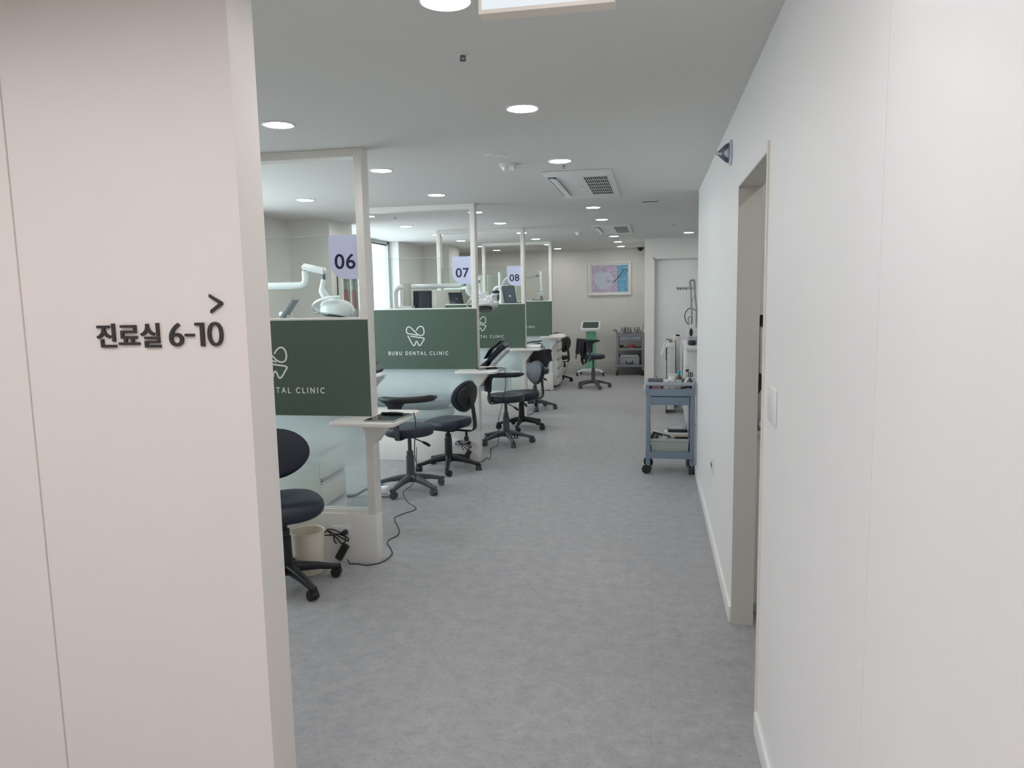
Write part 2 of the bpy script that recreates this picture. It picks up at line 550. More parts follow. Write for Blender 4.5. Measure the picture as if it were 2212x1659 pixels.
t = thing('window_stand_in', 'glazed box standing in for a window with a dull red view under the 06 sign', 'cabinet', (-3.445, 7.95, 1.15))  # shallow glazed box made up in place of a window and its outside view
mb = MB()
for b in ((-0.23, 0.23, 0.0, 0.03), (-0.23, 0.23, 0.67, 0.70), (-0.23, -0.20, 0.03, 0.67), (0.20, 0.23, 0.03, 0.67), (-0.02, 0.02, 0.03, 0.67)):
    mb.box(0.0, 0.06, b[0], b[1], b[2], b[3])
mb.build('frame', FRAMEW, t)
MB().box(-0.0, 0.01, -0.235, -0.2, 0.0, 0.7).build('dark_frame_line', BLACKP, t)
for y0, y1 in ((-0.2, -0.02), (0.02, 0.2)):
    MB().box(0.002, 0.04, y0 + 0.01, y1 - 0.01, 0.04, 0.52, bev=0.006).build('red_box', mat('dull_red_view', (164, 104, 110), 0.7, var=0.1), t)  # red blocks stand for the reddish building beyond the panes
    MB().box(0.001, 0.02, y0, y1, 0.53, 0.66).build('grey_view_block', mat('blue_grey_view', (160, 164, 176), 0.7, var=0.1), t)
    MB().box(0.05, 0.054, y0, y1, 0.03, 0.67).build('glass_pane', GLASSU, t)

# neighbouring buildings outside the windows
nb = thing('neighbour_building', 'pale building across the street, seen through the bright window', 'building', (-12, 24, -6))
MB().box(-5, 0, -2.2, 14, 0, 16).build('facade', mat('pale_render', (214, 216, 218), 0.8, var=0.03), nb)
pane = mat('pale_blue_pane', (118, 134, 158), 0.2, var=0.05)
for iz in range(5):
    for iy in range(6):
        y = -1.6 + iy * 2.5; z = 3.4 + iz * 2.5
        MB().box(-0.02, 0.03, y, y + 1.0, z, z + 1.2).build('window_pane', pane, nb)
# ------------------------------------------------------------------ ceiling fittings
def downlight_proto(x, y, label, group):
    t = thing('downlight', label, 'ceiling light', (x, y, CEIL), 0, group)
    MB().lathe([(0.066, -0.004), (0.072, -0.006), (0.079, -0.003), (0.08, 0.0), (0.066, 0.0)], n=36, hollow=True).build('rim', WHITE, t)
    MB().lathe([(0.0, -0.0035), (0.067, -0.0035), (0.067, -0.001), (0.0, -0.001)], n=36).build('diffuser', LEDM, t)
    return t
ORD = ['nearest', 'second', 'third', 'fourth', 'fifth', 'sixth', 'seventh', 'eighth', 'ninth']
proto = None
rows = [('aisle', -0.585, [2.14, 3.41, 4.79, 7.46, 8.72, 11.37, 12.65, 13.95], 'over the open aisle'),
        ('ends', -1.785, [3.41, 4.79, 6.08, 7.46, 8.70, 10.17, 11.40, 12.78, 14.07], 'above the shelf ends of the partitions'),
        ('bays', -2.94, [6.02, 7.44, 8.66, 10.02, 11.27, 12.70], 'over the treatment chairs')]
for _, x, ys, where in rows:
    for k, y in enumerate(ys):
        lab = 'round downlight %s, %s from the camera in its row' % (where, ORD[k]) if k else 'round white downlight %s, nearest of its row' % where
        if proto is None:
            proto = downlight_proto(x, y, lab, 'round ceiling downlights'); continue
        c = copy_tree(proto); c.location = (x, y, CEIL); c['label'] = lab
c = copy_tree(proto); c.location = (0.507, 11.13, CEIL); c['label'] = 'lone round downlight in front of the treatment room door'
for x, y in ((0.9, 2.8), (-2.94, 4.79), (-2.94, 3.41), (-2.94, 13.95), (1.6, 8.4), (1.6, 11.1)):  # the first, in the storage room, is added to brighten its cupboard
    c = copy_tree(proto); c.location = (x, y, CEIL); c['label'] = 'round downlight hidden from view behind walls or past the frame'; c['group'] = 'unseen downlights'
hall = None
for x in (-0.15, -1.2, -2.3, -3.4):
    for y in (0.95, -0.1, -1.2, -2.3):
        c = copy_tree(proto); c.location = (x, y, CEIL); c['label'] = 'round downlight hidden from view behind walls or past the frame'; c['group'] = 'unseen downlights'
        for ch in c.children:
            if ch.name.startswith('diffuser'):
                if hall is None:
                    hall = ch.data.copy(); hall.materials.clear(); hall.materials.append(LEDH)
                ch.data = hall

t = thing('light_box', 'hanging white light box with cream frame cut off by the top edge', 'light box', (-0.2195, 1.6, 2.182))
w_ = 0.1415
mb = MB()
mb.box(-w_, w_, -0.02, 0.02, 0.0, 0.008); mb.box(-w_, w_, -0.02, 0.02, 0.192, 0.2)
mb.box(-w_, -w_ + 0.006, -0.02, 0.02, 0.008, 0.192); mb.box(w_ - 0.006, w_, -0.02, 0.02, 0.008, 0.192)
mb.build('frame', CREAME, t)
MB().box(-w_ + 0.006, w_ - 0.006, -0.017, 0.017, 0.008, 0.192).build('diffuser', PANM, t)
for x in (-0.09, 0.09):
    MB().cyl((x, 0, 0.2), (x, 0, CEIL - 2.182), 0.005, n=10).build('hanger_rod', SILV, t)

def aircon(y, label):
    t = thing('ceiling_air_conditioner', label, 'air conditioner', (-0.525, y, CEIL), 0, 'ceiling cassettes')
    MB().box(-0.24, 0.24, -0.72, 0.72, -0.012, 0.0, bev=0.004).build('panel', WHITE, t)
    g = MB().box(0.025, 0.2, -0.5, 0.48, -0.0135, -0.0115).build('grille', TINT, t)
    mb = MB()
    for k in range(12):
        x = 0.028 + k * 0.0155
        mb.box(x - 0.0019, x + 0.0019, -0.5, 0.48, -0.017, -0.0125)
    for k in range(7):
        y_ = -0.5 + k * 0.98 / 6
        mb.box(0.025, 0.2, y_ - 0.006, y_ + 0.006, -0.0165, -0.0125)
    mb.build('slat', WHITE, g)
    MB().box(-0.225, -0.165, -0.52, 0.52, -0.0135, -0.0115).build('air_slot', TINT, t)
    MB().box(-0.03, 0.03, -0.5, 0.5, -0.006, 0.003, bev=0.003).xform(at(-0.192, 0.02, -0.014) @ rotm('Y', 14)).build('louvre', WHITE, t)
    MB().cyl((-0.02, -0.02, -0.0135), (-0.02, -0.02, -0.011), 0.006).build('indicator', TINT, t)
    return t
aircon(5.9, 'white ceiling cassette air conditioner nearest the camera')
aircon(10.1, 'farther white ceiling cassette air conditioner toward the end wall')

def sprinkler(x, y, label):
    t = thing('sprinkler', label, 'sprinkler', (x, y, CEIL), 0, 'ceiling sprinklers')
    MB().lathe([(0.03, 0.0), (0.03, -0.003), (0.022, -0.006), (0.0, -0.006)], n=24).build('plate', WHITE, t)
    mb = MB(); mb.cyl((0, 0, -0.006), (0, 0, -0.014), 0.014, 0.013, 16)
    mb.box(-0.013, -0.009, -0.003, 0.003, -0.03, -0.012); mb.box(0.009, 0.013, -0.003, 0.003, -0.03, -0.012)
    mb.build('frame', DSIL, t)
    MB().lathe([(0.0, -0.029), (0.0145, -0.029), (0.0155, -0.033), (0.0, -0.033)], n=20).build('deflector', DSIL, t)
    t.scale = (0.75, 0.75, 0.62)
sprinkler(-0.659, 2.62, 'small dark sprinkler head alone on the near ceiling')
sprinkler(-0.582, 4.96, 'small sprinkler head between a downlight and the near air conditioner')
sprinkler(0.257, 9.67, 'tiny sprinkler head on the ceiling before the treatment room door')
sprinkler(-2.7, 7.6, 'tiny sprinkler head over bay 07 beside the first post')
sprinkler(-2.86, 11.5, 'tiny sprinkler head over the chairs behind the 07 partition')

t = thing('ceiling_speaker', 'round flush ceiling speaker beside the smoke detector', 'speaker', (-0.93, 4.5, CEIL), 0, 'ceiling speakers')
MB().lathe([(0.0, -0.003), (0.062, -0.004), (0.07, -0.004), (0.078, -0.002), (0.08, 0)], n=36).build('grille', WHITE, t)
MB().lathe([(0.069, -0.0035), (0.0705, -0.006), (0.072, -0.0035)], n=36, hollow=True).build('ring', PALEG, t)
t2 = copy_tree(t); t2.location = (-0.59, 8.04, CEIL); t2['label'] = 'farther flush ceiling speaker between two aisle downlights'
def detector(x, y, label):
    t = thing('smoke_detector', label, 'smoke detector', (x, y, CEIL), 0, 'ceiling detectors')
    MB().lathe([(0.055, 0.0), (0.055, -0.012), (0.045, -0.02), (0.0, -0.02)], n=32).build('base', WHITE, t)
    MB().lathe([(0.042, -0.019), (0.036, -0.04), (0.02, -0.046), (0.0, -0.046)], n=32).build('sensor_head', WHITE, t)
    MB().box(0.03, 0.1, -0.012, 0.012, -0.03, -0.024, bev=0.002).build('indicator_tab', PALEG, t)
detector(-0.93, 4.82, 'white round smoke detector near the first aisle lights')
detector(-1.02, 10.4, 'farther white smoke detector left of the far air conditioner')
t = thing('air_vent', 'small dark slotted vent on the ceiling by the right wall', 'vent', (-0.03, 7.11, CEIL))
mb = MB(); mb.tube(bend([(-0.08, -0.045, -0.004), (0.08, -0.045, -0.004), (0.08, 0.045, -0.004), (-0.08, 0.045, -0.004), (-0.08, -0.045, -0.004)], 0.03), 0.006, 8)
mb.build('rim', WHITE, t)
MB().box(-0.08, 0.08, -0.045, 0.045, -0.005, -0.001).build('slot', DSIL, t)
mb = MB()
for k in range(5): mb.box(-0.078, 0.078, -0.036 + k * 0.018 - 0.002, -0.036 + k * 0.018 + 0.002, -0.009, -0.004)
mb.build('slat', GREYP, t)
t = thing('dome_camera', 'black dome security camera at the far ceiling corner', 'security camera', (-0.235, 14.5, CEIL))
MB().lathe([(0.075, 0.0), (0.075, -0.012), (0.06, -0.02), (0.0, -0.02)], n=28).build('base', BLACKP, t)
MB().lathe([(0.05, -0.018), (0.045, -0.045), (0.028, -0.062), (0.0, -0.068)], n=28).build('dome', SCREEN, t)

# ------------------------------------------------------------------ signs on the left wall
LS = LW / 2.2
t = thing('wall_lettering', 'raised dark lettering for treatment rooms 6 to 10 on the cream wall', 'sign', (-1.62 * LS, LW, 1.6 - 0.12 * LS))
t.scale = (LS, LS, LS)
def lx(u): return -1.862 + (u - 212) * (0.4755 / 275.0) + 1.62
text('hangul_lettering', '진료실', LETD, t, lx(212), -0.036, lx(352) - lx(212), 0.082, 0.0, 0.008, 0.017)
text('numeral', '6', LETD, t, lx(371.5), -0.033, lx(402) - lx(371.5), 0.078, 0.0, 0.008, 0.002)
text('numeral', '0', LETD, t, lx(454), -0.033, lx(486) - lx(454), 0.08, 0.0, 0.008, -0.003)
mb = MB(); mb.box(lx(405.5), lx(425), -0.008, 0, 0.0, 0.009); mb.build('dash', LETD, t)
mb = MB(); mb.prism([(lx(446.5), -0.033), (lx(446.5), 0.045), (lx(428), 0.045), (lx(428), 0.0355), (lx(438.5), 0.0355), (lx(438.5), -0.033)], 'XZ', -0.008, 0.0); mb.build('numeral', LETD, t)
t = thing('arrow_sign', 'raised dark arrowhead pointing right above the lettering', 'sign', (-1.405 * LS, LW, 1.6 - 0.013 * LS))
t.scale = (LS, LS, LS)
mb = MB(); mb.prism([(-0.024, 0.031), (-0.024, 0.021), (0.010, 0.0), (-0.022, -0.021), (-0.022, -0.032), (0.0225, -0.004), (0.0225, 0.004)], 'XZ', -0.008, 0.0)
mb.build('arrowhead', LETD, t)

# ------------------------------------------------------------------ right wall fittings
t = thing('light_switch', 'white light switch plate by the doorway', 'switch', (0.3768, 2.405, 1.233))
MB().box(-0.009, 0.0, -0.058, 0.058, -0.058, 0.058, bev=0.003).build('plate', OUTLW, t)
for k in range(2):
    MB().box(-0.013, -0.008, -0.045 + k * 0.048, -0.003 + k * 0.048, -0.043, 0.043, bev=0.002).build('rocker', WHITE, t)
t = thing('wall_outlet', 'white wall outlet low on the right wall past the doorway', 'outlet', (0.3768, 4.69, 0.505))
MB().box(-0.01, 0.0, -0.06, 0.06, -0.055, 0.055, bev=0.003).build('plate', OUTLW, t)
for k in (-1, 1):
    MB().cyl((-0.0115, k * 0.027, 0), (-0.009, k * 0.027, 0), 0.018).build('socket', GREYP, t)
t = thing('emergency_light', 'clear domed emergency light on the right wall above the doorway', 'emergency light', (0.3768, 3.86, 2.268))
My = rotm('Y', -90)
MB().lathe([(0.062, 0.0), (0.062, 0.008), (0.052, 0.014), (0.0, 0.014)], n=36, Mx=My).build('base', mat('lilac_base', (196, 194, 218), 0.35), t)
MB().lathe([(0.05, 0.013), (0.042, 0.03), (0.024, 0.05), (0.012, 0.062), (0.0, 0.064)], n=36, Mx=My).build('lens', CLEARP, t)
MB().lathe([(0.012, 0.045), (0.01, 0.07), (0.006, 0.076), (0.0, 0.077)], n=20, Mx=My).build('bulb', CHROME, t)

# storage cupboard glimpsed through the doorway
t = thing('storage_cupboard', 'pale storage cupboard with open niche inside the doorway', 'cupboard', (0.9, 3.86, 0))
mb = MB(); mb.box(-0.41, 0.4, -0.24, 0.23, 0.06, 0.9); mb.box(-0.4, 0.4, -0.2, 0.23, 0, 0.06); mb.build('lower_unit', mat('pale_green_laminate', (222, 228, 220), 0.45), t)
MB().box(-0.415, 0.41, -0.25, 0.235, 0.9, 0.93, bev=0.003).build('worktop', WHITE, t)
MB().box(-0.41, 0.4, -0.24, 0.23, 1.48, 2.3).build('upper_unit', MATS['pale_green_laminate'], t)
MB().box(-0.41, 0.4, 0.21, 0.23, 0.93, 1.48).build('back_panel', GREYP, t)
t = thing('black_ring_hose', 'black ring of hose inside the storage niche', 'hose', (0.62, 3.75, 1.3))
MB().tube([(0.1 * math.cos(a), 0.0, 0.12 * math.sin(a)) for a in [k * math.pi / 12 for k in range(25)]], 0.018, 10).build('coil', BLACKR, t)
t = thing('white_bottle', 'white squeeze bottle standing in the storage niche', 'bottle', (0.535, 3.67, 0.93))
MB().lathe([(0.034, 0), (0.036, 0.01), (0.036, 0.16), (0.02, 0.19), (0.014, 0.2), (0.014, 0.23), (0, 0.23)], n=24).build('body', WHITE, t)
MB().lathe([(0.016, 0.228), (0.016, 0.26), (0.006, 0.27), (0.005, 0.32), (0, 0.32)], n=20).build('nozzle', PALEG, t)
t = thing('pipe_stub', 'short white pipe lying at the front of the niche', 'pipe', (0.52, 3.64, 0.955))
mb = MB(); mb.lathe([(0.016, -0.05), (0.024, -0.05), (0.024, 0.05), (0.016, 0.05), (0.016, -0.05)], n=24, Mx=rotm('X', 80), hollow=True); mb.build('barrel', PALEG, t)
t = thing('wall_box', 'white box fixed high in the storage niche', 'box', (0.56, 3.66, 1.2))
MB().box(-0.06, 0.0, -0.03, 0.2, 0.0, 0.22, bev=0.006).build('shell', WHITE, t)

# ------------------------------------------------------------------ partitions
XR, XL = -1.624, -2.785
def logo(parent, y):
    sc = 0.00089
    def p(u, v): return (-2.232 + (u - 610) * sc, 1.218 - (v - 1270) * sc)
    mb = MB()
    up_ = [(636, 1264), (580, 1252), (524, 1242), (513, 1222), (515, 1192), (532, 1173), (558, 1178), (598, 1215), (636, 1252), (668, 1266), (698, 1257), (709, 1230), (705, 1195), (690, 1173), (666, 1168), (641, 1185), (622, 1211)]
    lo = [(555, 1271), (630, 1284), (706, 1297), (692, 1330), (672, 1360), (655, 1374), (643, 1365), (633, 1340), (622, 1328), (611, 1340), (603, 1365), (592, 1374), (576, 1362), (552, 1318), (526, 1266)]
    ribbon(mb, [(q.x, q.y) for q in catmull([p(*a) + (0,) for a in up_], 5)], 0.0098, y, 0.002)
    ribbon(mb, [(q.x, q.y) for q in catmull([p(*a) + (0,) for a in lo], 5)], 0.0098, y, 0.002)
    return mb.build('logo', LETW, parent)
PT = [('06', 4.037), ('07', 6.735), ('08', 9.394), (None, 12.005)]
PL = ['white framed partition with sage green panel nearest the camera, under the 06 sign',
      'white framed partition under the 07 sign, its whole logo in view',
      'white framed partition under the 08 sign, half hidden by a dental lamp',
      'farthest white framed partition with green panel, without a number sign']
for (num, Y), lab in zip(PT, PL):
    t = thing('partition', lab, 'partition', (0, Y, 0), 0, 'green panelled partitions between the bays')
    for a, b in ((XR - 0.046, XR), (XL, XL + 0.05)):
        MB().box(a, b, 0.0, 0.1, 0.3, CEIL - 0.001, bev=0.0015).build('post', FRAMEW, t)
    MB().box(XL + 0.05, XR - 0.046, 0.0, 0.1, 2.39, CEIL - 0.001).build('top_beam', FRAMEW, t)
    MB().box(XL, XR, 0.0, 0.1, 0.0, 0.3, bev=0.0015).build('base_panel', FRAMEW, t)
    MB().box(XL + 0.05, XR - 0.046, 0.02, 0.08, 0.3, 0.322).build('sill', FRAMEW, t)
    MB().box(XL + 0.05, XR - 0.046, 0.003, 0.099, 0.905, 1.47).build('panel_core', FRAMEW, t)
    MB().box(XL - 0.002, XR + 0.001, -0.004, 0.102, 1.468, 1.480, bev=0.001).build('cap_rail', FRAMEW, t)
    gp = MB().box(XL, XR, -0.004, 0.0, 0.9, 1.468).build('green_panel', GREEN, t)
    logo(gp, -0.004)
    text('lettering', 'BUBU DENTAL CLINIC', LETW, gp, -2.507, 1.034, 0.596, 0.036, -0.004, 0.002, 0.013, 1.5)
    g = MB().box(XL + 0.05, XR - 0.046, 0.046, 0.054, 1.48, 1.955).build('upper_glass', GLASSU, t)
    MB().box(XL + 0.05, XR - 0.046, 0.0455, 0.0545, 1.955, 1.9572).build('polished_edge', GLASSE, g)
    MB().box(XL + 0.05, XR - 0.046, 0.046, 0.054, 0.322, 0.905).build('frosted_glass', GLASSF, t)
    # shelf wrapped around the corridor post, carried on a flared bracket
    c = 0.03
    x0, x1, y0, y1 = -1.797, -1.402, -0.24, 0.26
    poly = [(x0 + c, y0), (x1 - c, y0), (x1, y0 + c), (x1, y1 - c), (x1 - c, y1), (x0 + c, y1), (x0, y1 - c), (x0, y0 + c)]
    sh = MB().prism(poly, 'XY', 0.878, 0.9, bev=0.004).build('shelf', FRAMEW, t)
    mb = MB()
    mb.prism([(-1.712, 0.878), (-1.512, 0.878), (-1.615, 0.735), (-1.632, 0.728)], 'XZ', -0.006, 0.106)
    mb.build('bracket', FRAMEW, sh)
    if num:
        s = thing('number_sign', 'pale lavender hanging sign reading %s on the %s partition post' % (num, {'06': 'nearest', '07': 'second', '08': 'third'}[num]), 'sign', (0, Y + 0.036, 0), 0, 'bay number signs')
        q = []
        rad = 0.1
        for k in range(9):
            a = math.pi + k * math.pi / 16
            q.append((-1.857 + rad + rad * math.cos(a), 1.703 + rad + rad * math.sin(a)))
        q += [(-1.6715, 1.703), (-1.6715, 1.957), (-1.857, 1.957)]
        MB().prism(q, 'XZ', -0.006, 0.006).build('plate', LAV, s)
        text('numerals', num, NAVYL, s, -1.824, 1.762, 0.128, 0.088, -0.006, 0.0012, 0.012, 1.05)

# wall outlet and charger at the foot of the first and second partitions
def outlet_on(Y, label, x=-1.85):
    t = thing('partition_outlet', label, 'outlet', (x, Y, 0.19), 0, 'outlets in the partition bases')
    MB().box(-0.058, 0.062, -0.008, 0.0, -0.035, 0.035, bev=0.002).build('plate', OUTLW, t)
    MB().cyl((0.035, -0.0095, 0), (0.035, -0.007, 0), 0.02).build('socket', PALEG, t)
outlet_on(4.037, 'white outlet plate in the base of the nearest partition')
outlet_on(6.735, 'white outlet plate in the base of the 07 partition', -1.88)
def charger(x, Y, label, flip=1, s=1.0):
    t = thing('power_adapter', label, 'power adapter', (x, Y, 0), 0, 'laptop style power adapters')
    Mx = at(0, -0.022, 0.072) @ rotm('Y', 31 * flip)
    MB().box(-0.022, 0.022, -0.015, 0.015, -0.052, 0.052, bev=0.004, ).xform(Mx).build('brick', BLACKP, t)
    mb = MB()
    mb.tube(catmull([(-0.035, -0.02, 0.12), (-0.05, -0.022, 0.15), (-0.03, -0.03, 0.185), (0.035, -0.03, 0.17), (0.045, -0.03, 0.145), (0.0, -0.032, 0.165), (-0.07, -0.03, 0.20), (-0.1, -0.03, 0.195), (-0.11, -0.03, 0.175), (-0.04, -0.034, 0.18), (0.02, -0.034, 0.19), (0.03, -0.034, 0.145), (0.0, -0.03, 0.13), (-0.03, -0.028, 0.16), (-0.09, -0.026, 0.205), (-0.05, -0.022, 0.208), (0.0, -0.022, 0.19)], 5), 0.0038, 8)
    mb.build('looped_lead', BLACKR, t)
    MB().cyl((0.02, -0.006, 0.192), (0.02, -0.035, 0.192), 0.017, 0.015).build('plug', BLACKP, t)
    mb = MB(); mb.tube(catmull([(0.03, -0.02, 0.026), (0.045, -0.03, 0.01), (0.052, -0.04, 0.004)], 4), 0.003, 8); mb.build('lead_end', BLACKR, t)
    return t
charger(-1.838, 4.029, 'black power adapter with looped lead plugged in beside the cream bin')
charger(-1.745, 6.727, 'black power adapter hanging behind the second chair at the 07 partition')

def cord(name, pts, label, r=0.003, k=8):
    mb = MB(); mb.tube(catmull(pts, k), r, 8)
    return tag(mb.build(name, BLACKR), label, 'cord', 'thin black charging cords')
z = 0.004
cord('charging_cord', [(-1.786, 3.99, z), (-1.74, 4.0, z), (-1.665, 3.99, z), (-1.60, 4.06, z), (-1.59, 4.18, z), (-1.62, 4.26, z), (-1.703, 4.412, z), (-1.68, 4.55, z), (-1.72, 4.68, z), (-1.83, 4.90, z), (-1.80, 5.02, z), (-1.75, 5.15, z), (-1.88, 5.33, z), (-1.93, 5.385, 0.06), (-1.86, 5.405, 0.12), (-1.83, 5.41, 0.2), (-1.815, 5.405, 0.42), (-1.55, 4.6, 0.5), (-1.39, 4.1, 0.68), (-1.388, 4.13, 0.85), (-1.395, 4.12, 0.912)],
     'thin black cord winding over the floor from the nearest partition')
cord('charging_cord', [(-1.69, 6.69, z), (-1.647, 6.66, z), (-1.60, 6.78, z), (-1.607, 6.905, z), (-1.557, 6.86, z), (-1.60, 7.1, z), (-1.655, 7.33, z), (-1.602, 7.45, 0.03), (-1.56, 7.30, 0.3), (-1.46, 7.1, 0.55), (-1.43, 6.98, 0.62), (-1.395, 6.9, 0.72), (-1.39, 6.85, 0.86), (-1.42, 6.83, 0.908)],
     'thin black cord hanging from the 07 shelf to the floor')
cord('charging_cord', [(-1.70, 9.35, z), (-1.64, 9.45, z), (-1.582, 9.603, z), (-1.60, 9.95, z), (-1.581, 10.1, z), (-1.42, 9.5, 0.4), (-1.38, 9.45, 0.7), (-1.39, 9.5, 0.9), (-1.45, 9.5, 0.915)],
     'thin black cord hanging from the 08 shelf')
cord('charging_cord', [(-1.46, 12.05, 0.912), (-1.40, 12.1, 0.912), (-1.35, 12.15, 0.86), (-1.37, 12.1, 0.72), (-1.38, 12.15, 0.45), (-1.47, 12.2, 0.2), (-1.55, 12.2, z), (-1.6, 12.1, z), (-1.56, 12.02, z), (-1.63, 11.95, z), (-1.72, 12.0, z), (-1.66, 11.9, z), (-1.80, 11.95, z), (-1.9, 11.9, z)],
     'tangled black cord dropping from the farthest partition shelf to the floor')

def tablet(loc, rz, label, stylus=False):
    t = thing('tablet', label, 'tablet', loc, rz, 'tablets on the partition shelves')
    MB().box(-0.095, 0.095, -0.135, 0.135, 0, 0.008, bev=0.003).build('case', SILV, t)
    MB().box(-0.09, 0.09, -0.13, 0.13, 0.0078, 0.0088).build('screen', SCREEN, t)
    if stylus:
        s = thing('stylus', 'dark green stylus lying across the nearest tablet', 'stylus', (loc[0] - 0.005, loc[1] + 0.08, loc[2] + 0.0088 + 0.0065), 0)
        mb = MB(); mb.tube([(-0.07, 0, 0), (-0.06, 0, 0), (0.055, 0, 0), (0.068, 0, 0)], [0.004, 0.0065, 0.0065, 0.003], 12)
        mb.build('barrel', mat('dark_green_plastic', (24, 48, 36), 0.35), s)
        MB().box(-0.02, 0.04, -0.002, 0.002, 0.006, 0.008).build('clip', BLACKP, s)
tablet((-1.50, 3.985, 0.9), R(-4), 'tablet with dark screen lying flat on the nearest partition shelf', True)
tablet((-1.50, 6.72, 0.9), R(-60), 'tablet on the shelf of the 07 partition')
tablet((-1.52, 9.40, 0.9), R(-70), 'tablet on the shelf of the 08 partition')
t = thing('tablet_stand', 'white tray tilted on the 08 shelf beside its tablet', 'tray', (-1.60, 9.52, 0.905), 0)
MB().box(-0.16, 0.16, -0.08, 0.08, 0.0, 0.012, bev=0.004).xform(rotm('X', 8)@at(0,0,0.006)).build('tray', WHITE, t)
t = thing('tablet_stand', 'thin white tray on the shelf of the farthest partition', 'tray', (-1.53, 12.03, 0.903), 0)
MB().box(-0.14, 0.11, -0.08, 0.08, 0.0, 0.012, bev=0.004).xform(rotm('X', 6)@at(0,0,0.006)).build('tray', WHITE, t)

# ------------------------------------------------------------------ stools and chairs
def caster(parent, x, y, ang, m):
    mb = MB()
    mb.cyl((x, y, 0.05), (x, y, 0.075), 0.008, n=10)
    Mx = at(x, y, 0) @ Matrix.Rotation(ang, 4, 'Z')
    pr = []
    for k in range(11):
        a = -0.15 + k * (math.pi + 0.1) / 10
        pr.append((-0.016 + 0.03 * math.cos(a), 0.028 + 0.03 * math.sin(a)))
    b2 = MB(); 
    rings = []
    mb2 = mb
    ra = mb.ring([Mx @ Vector((q[0], -0.021, q[1])) for q in pr]); rb = mb.ring([Mx @ Vector((q[0], 0.021, q[1])) for q in pr])
    mb.bridge(ra, rb); mb.cap(ra[::-1]); mb.cap(rb)
    c = mb.build('caster', m, parent)
    mb = MB()
    for s in (-1, 1):
        mb.cyl(Mx @ Vector((-0.016, s * 0.006, 0.026)), Mx @ Vector((-0.016, s * 0.0245, 0.026)), 0.026, n=20)
    mb.build('wheel', WHEEL if m is GREYP else BLACKP, c)
def star_base(parent, ang0, m, rad=0.29, hub=0.13):
    mb = MB()
    mb.cyl((0, 0, 0.075), (0, 0, hub + 0.01), 0.04, 0.034, 20)
    for k in range(5):
        a = ang0 + k * 2 * math.pi / 5
        d = Vector((math.cos(a), math.sin(a), 0)); n = Vector((-d.y, d.x, 0)); zz = Vector((0, 0, 1))
        secs = []
        for s_, z_, hw, hh in ((0.02, hub - 0.022, 0.030, 0.030), (0.08, hub - 0.026, 0.027, 0.026), (0.17, hub - 0.04, 0.022, 0.02), (0.25, hub - 0.06, 0.018, 0.016), (rad - 0.008, hub - 0.066, 0.017, 0.015), (rad + 0.01, hub - 0.066, 0.013, 0.013)):
            secs.append((d * s_ + zz * z_, n, zz, hw, hh))
        mb.loft(secs, 14, 3.5)
    b = mb.build('star_base', m, parent)
    for k in range(5):
        a = ang0 + k * 2 * math.pi / 5
        caster(parent, rad * math.cos(a), rad * math.sin(a), a + random.uniform(-1.4, 1.4), m)
def gas_column(parent, z1, m, hub=0.13):
    mb = MB()
    mb.lathe([(0.036, hub), (0.033, hub + 0.16), (0.028, hub + 0.165), (0.0275, hub + 0.2)], n=24)
    mb.build('column_sleeve', m, parent)
    MB().cyl((0, 0, hub + 0.15), (0, 0, z1), 0.016, n=18).build('gas_lift', BLACKP if m is BLACKP else GREYP, parent)
def lever(parent, z, a, m=BLACKP, L=0.2):
    d = Vector((math.cos(a), math.sin(a), 0))
    mb = MB()
    mb.tube([d * 0.03 + Vector((0, 0, z)), d * (L - 0.06) + Vector((0, 0, z - 0.03))], 0.005, 8)
    mb.tube([d * (L - 0.07) + Vector((0, 0, z - 0.028)), d * (L - 0.045) + Vector((0, 0, z - 0.034)), d * L + Vector((0, 0, z - 0.05)), d * (L + 0.012) + Vector((0, 0, z - 0.054))], [0.006, 0.012, 0.013, 0.006], 10)
    mb.build('height_lever', m, parent)
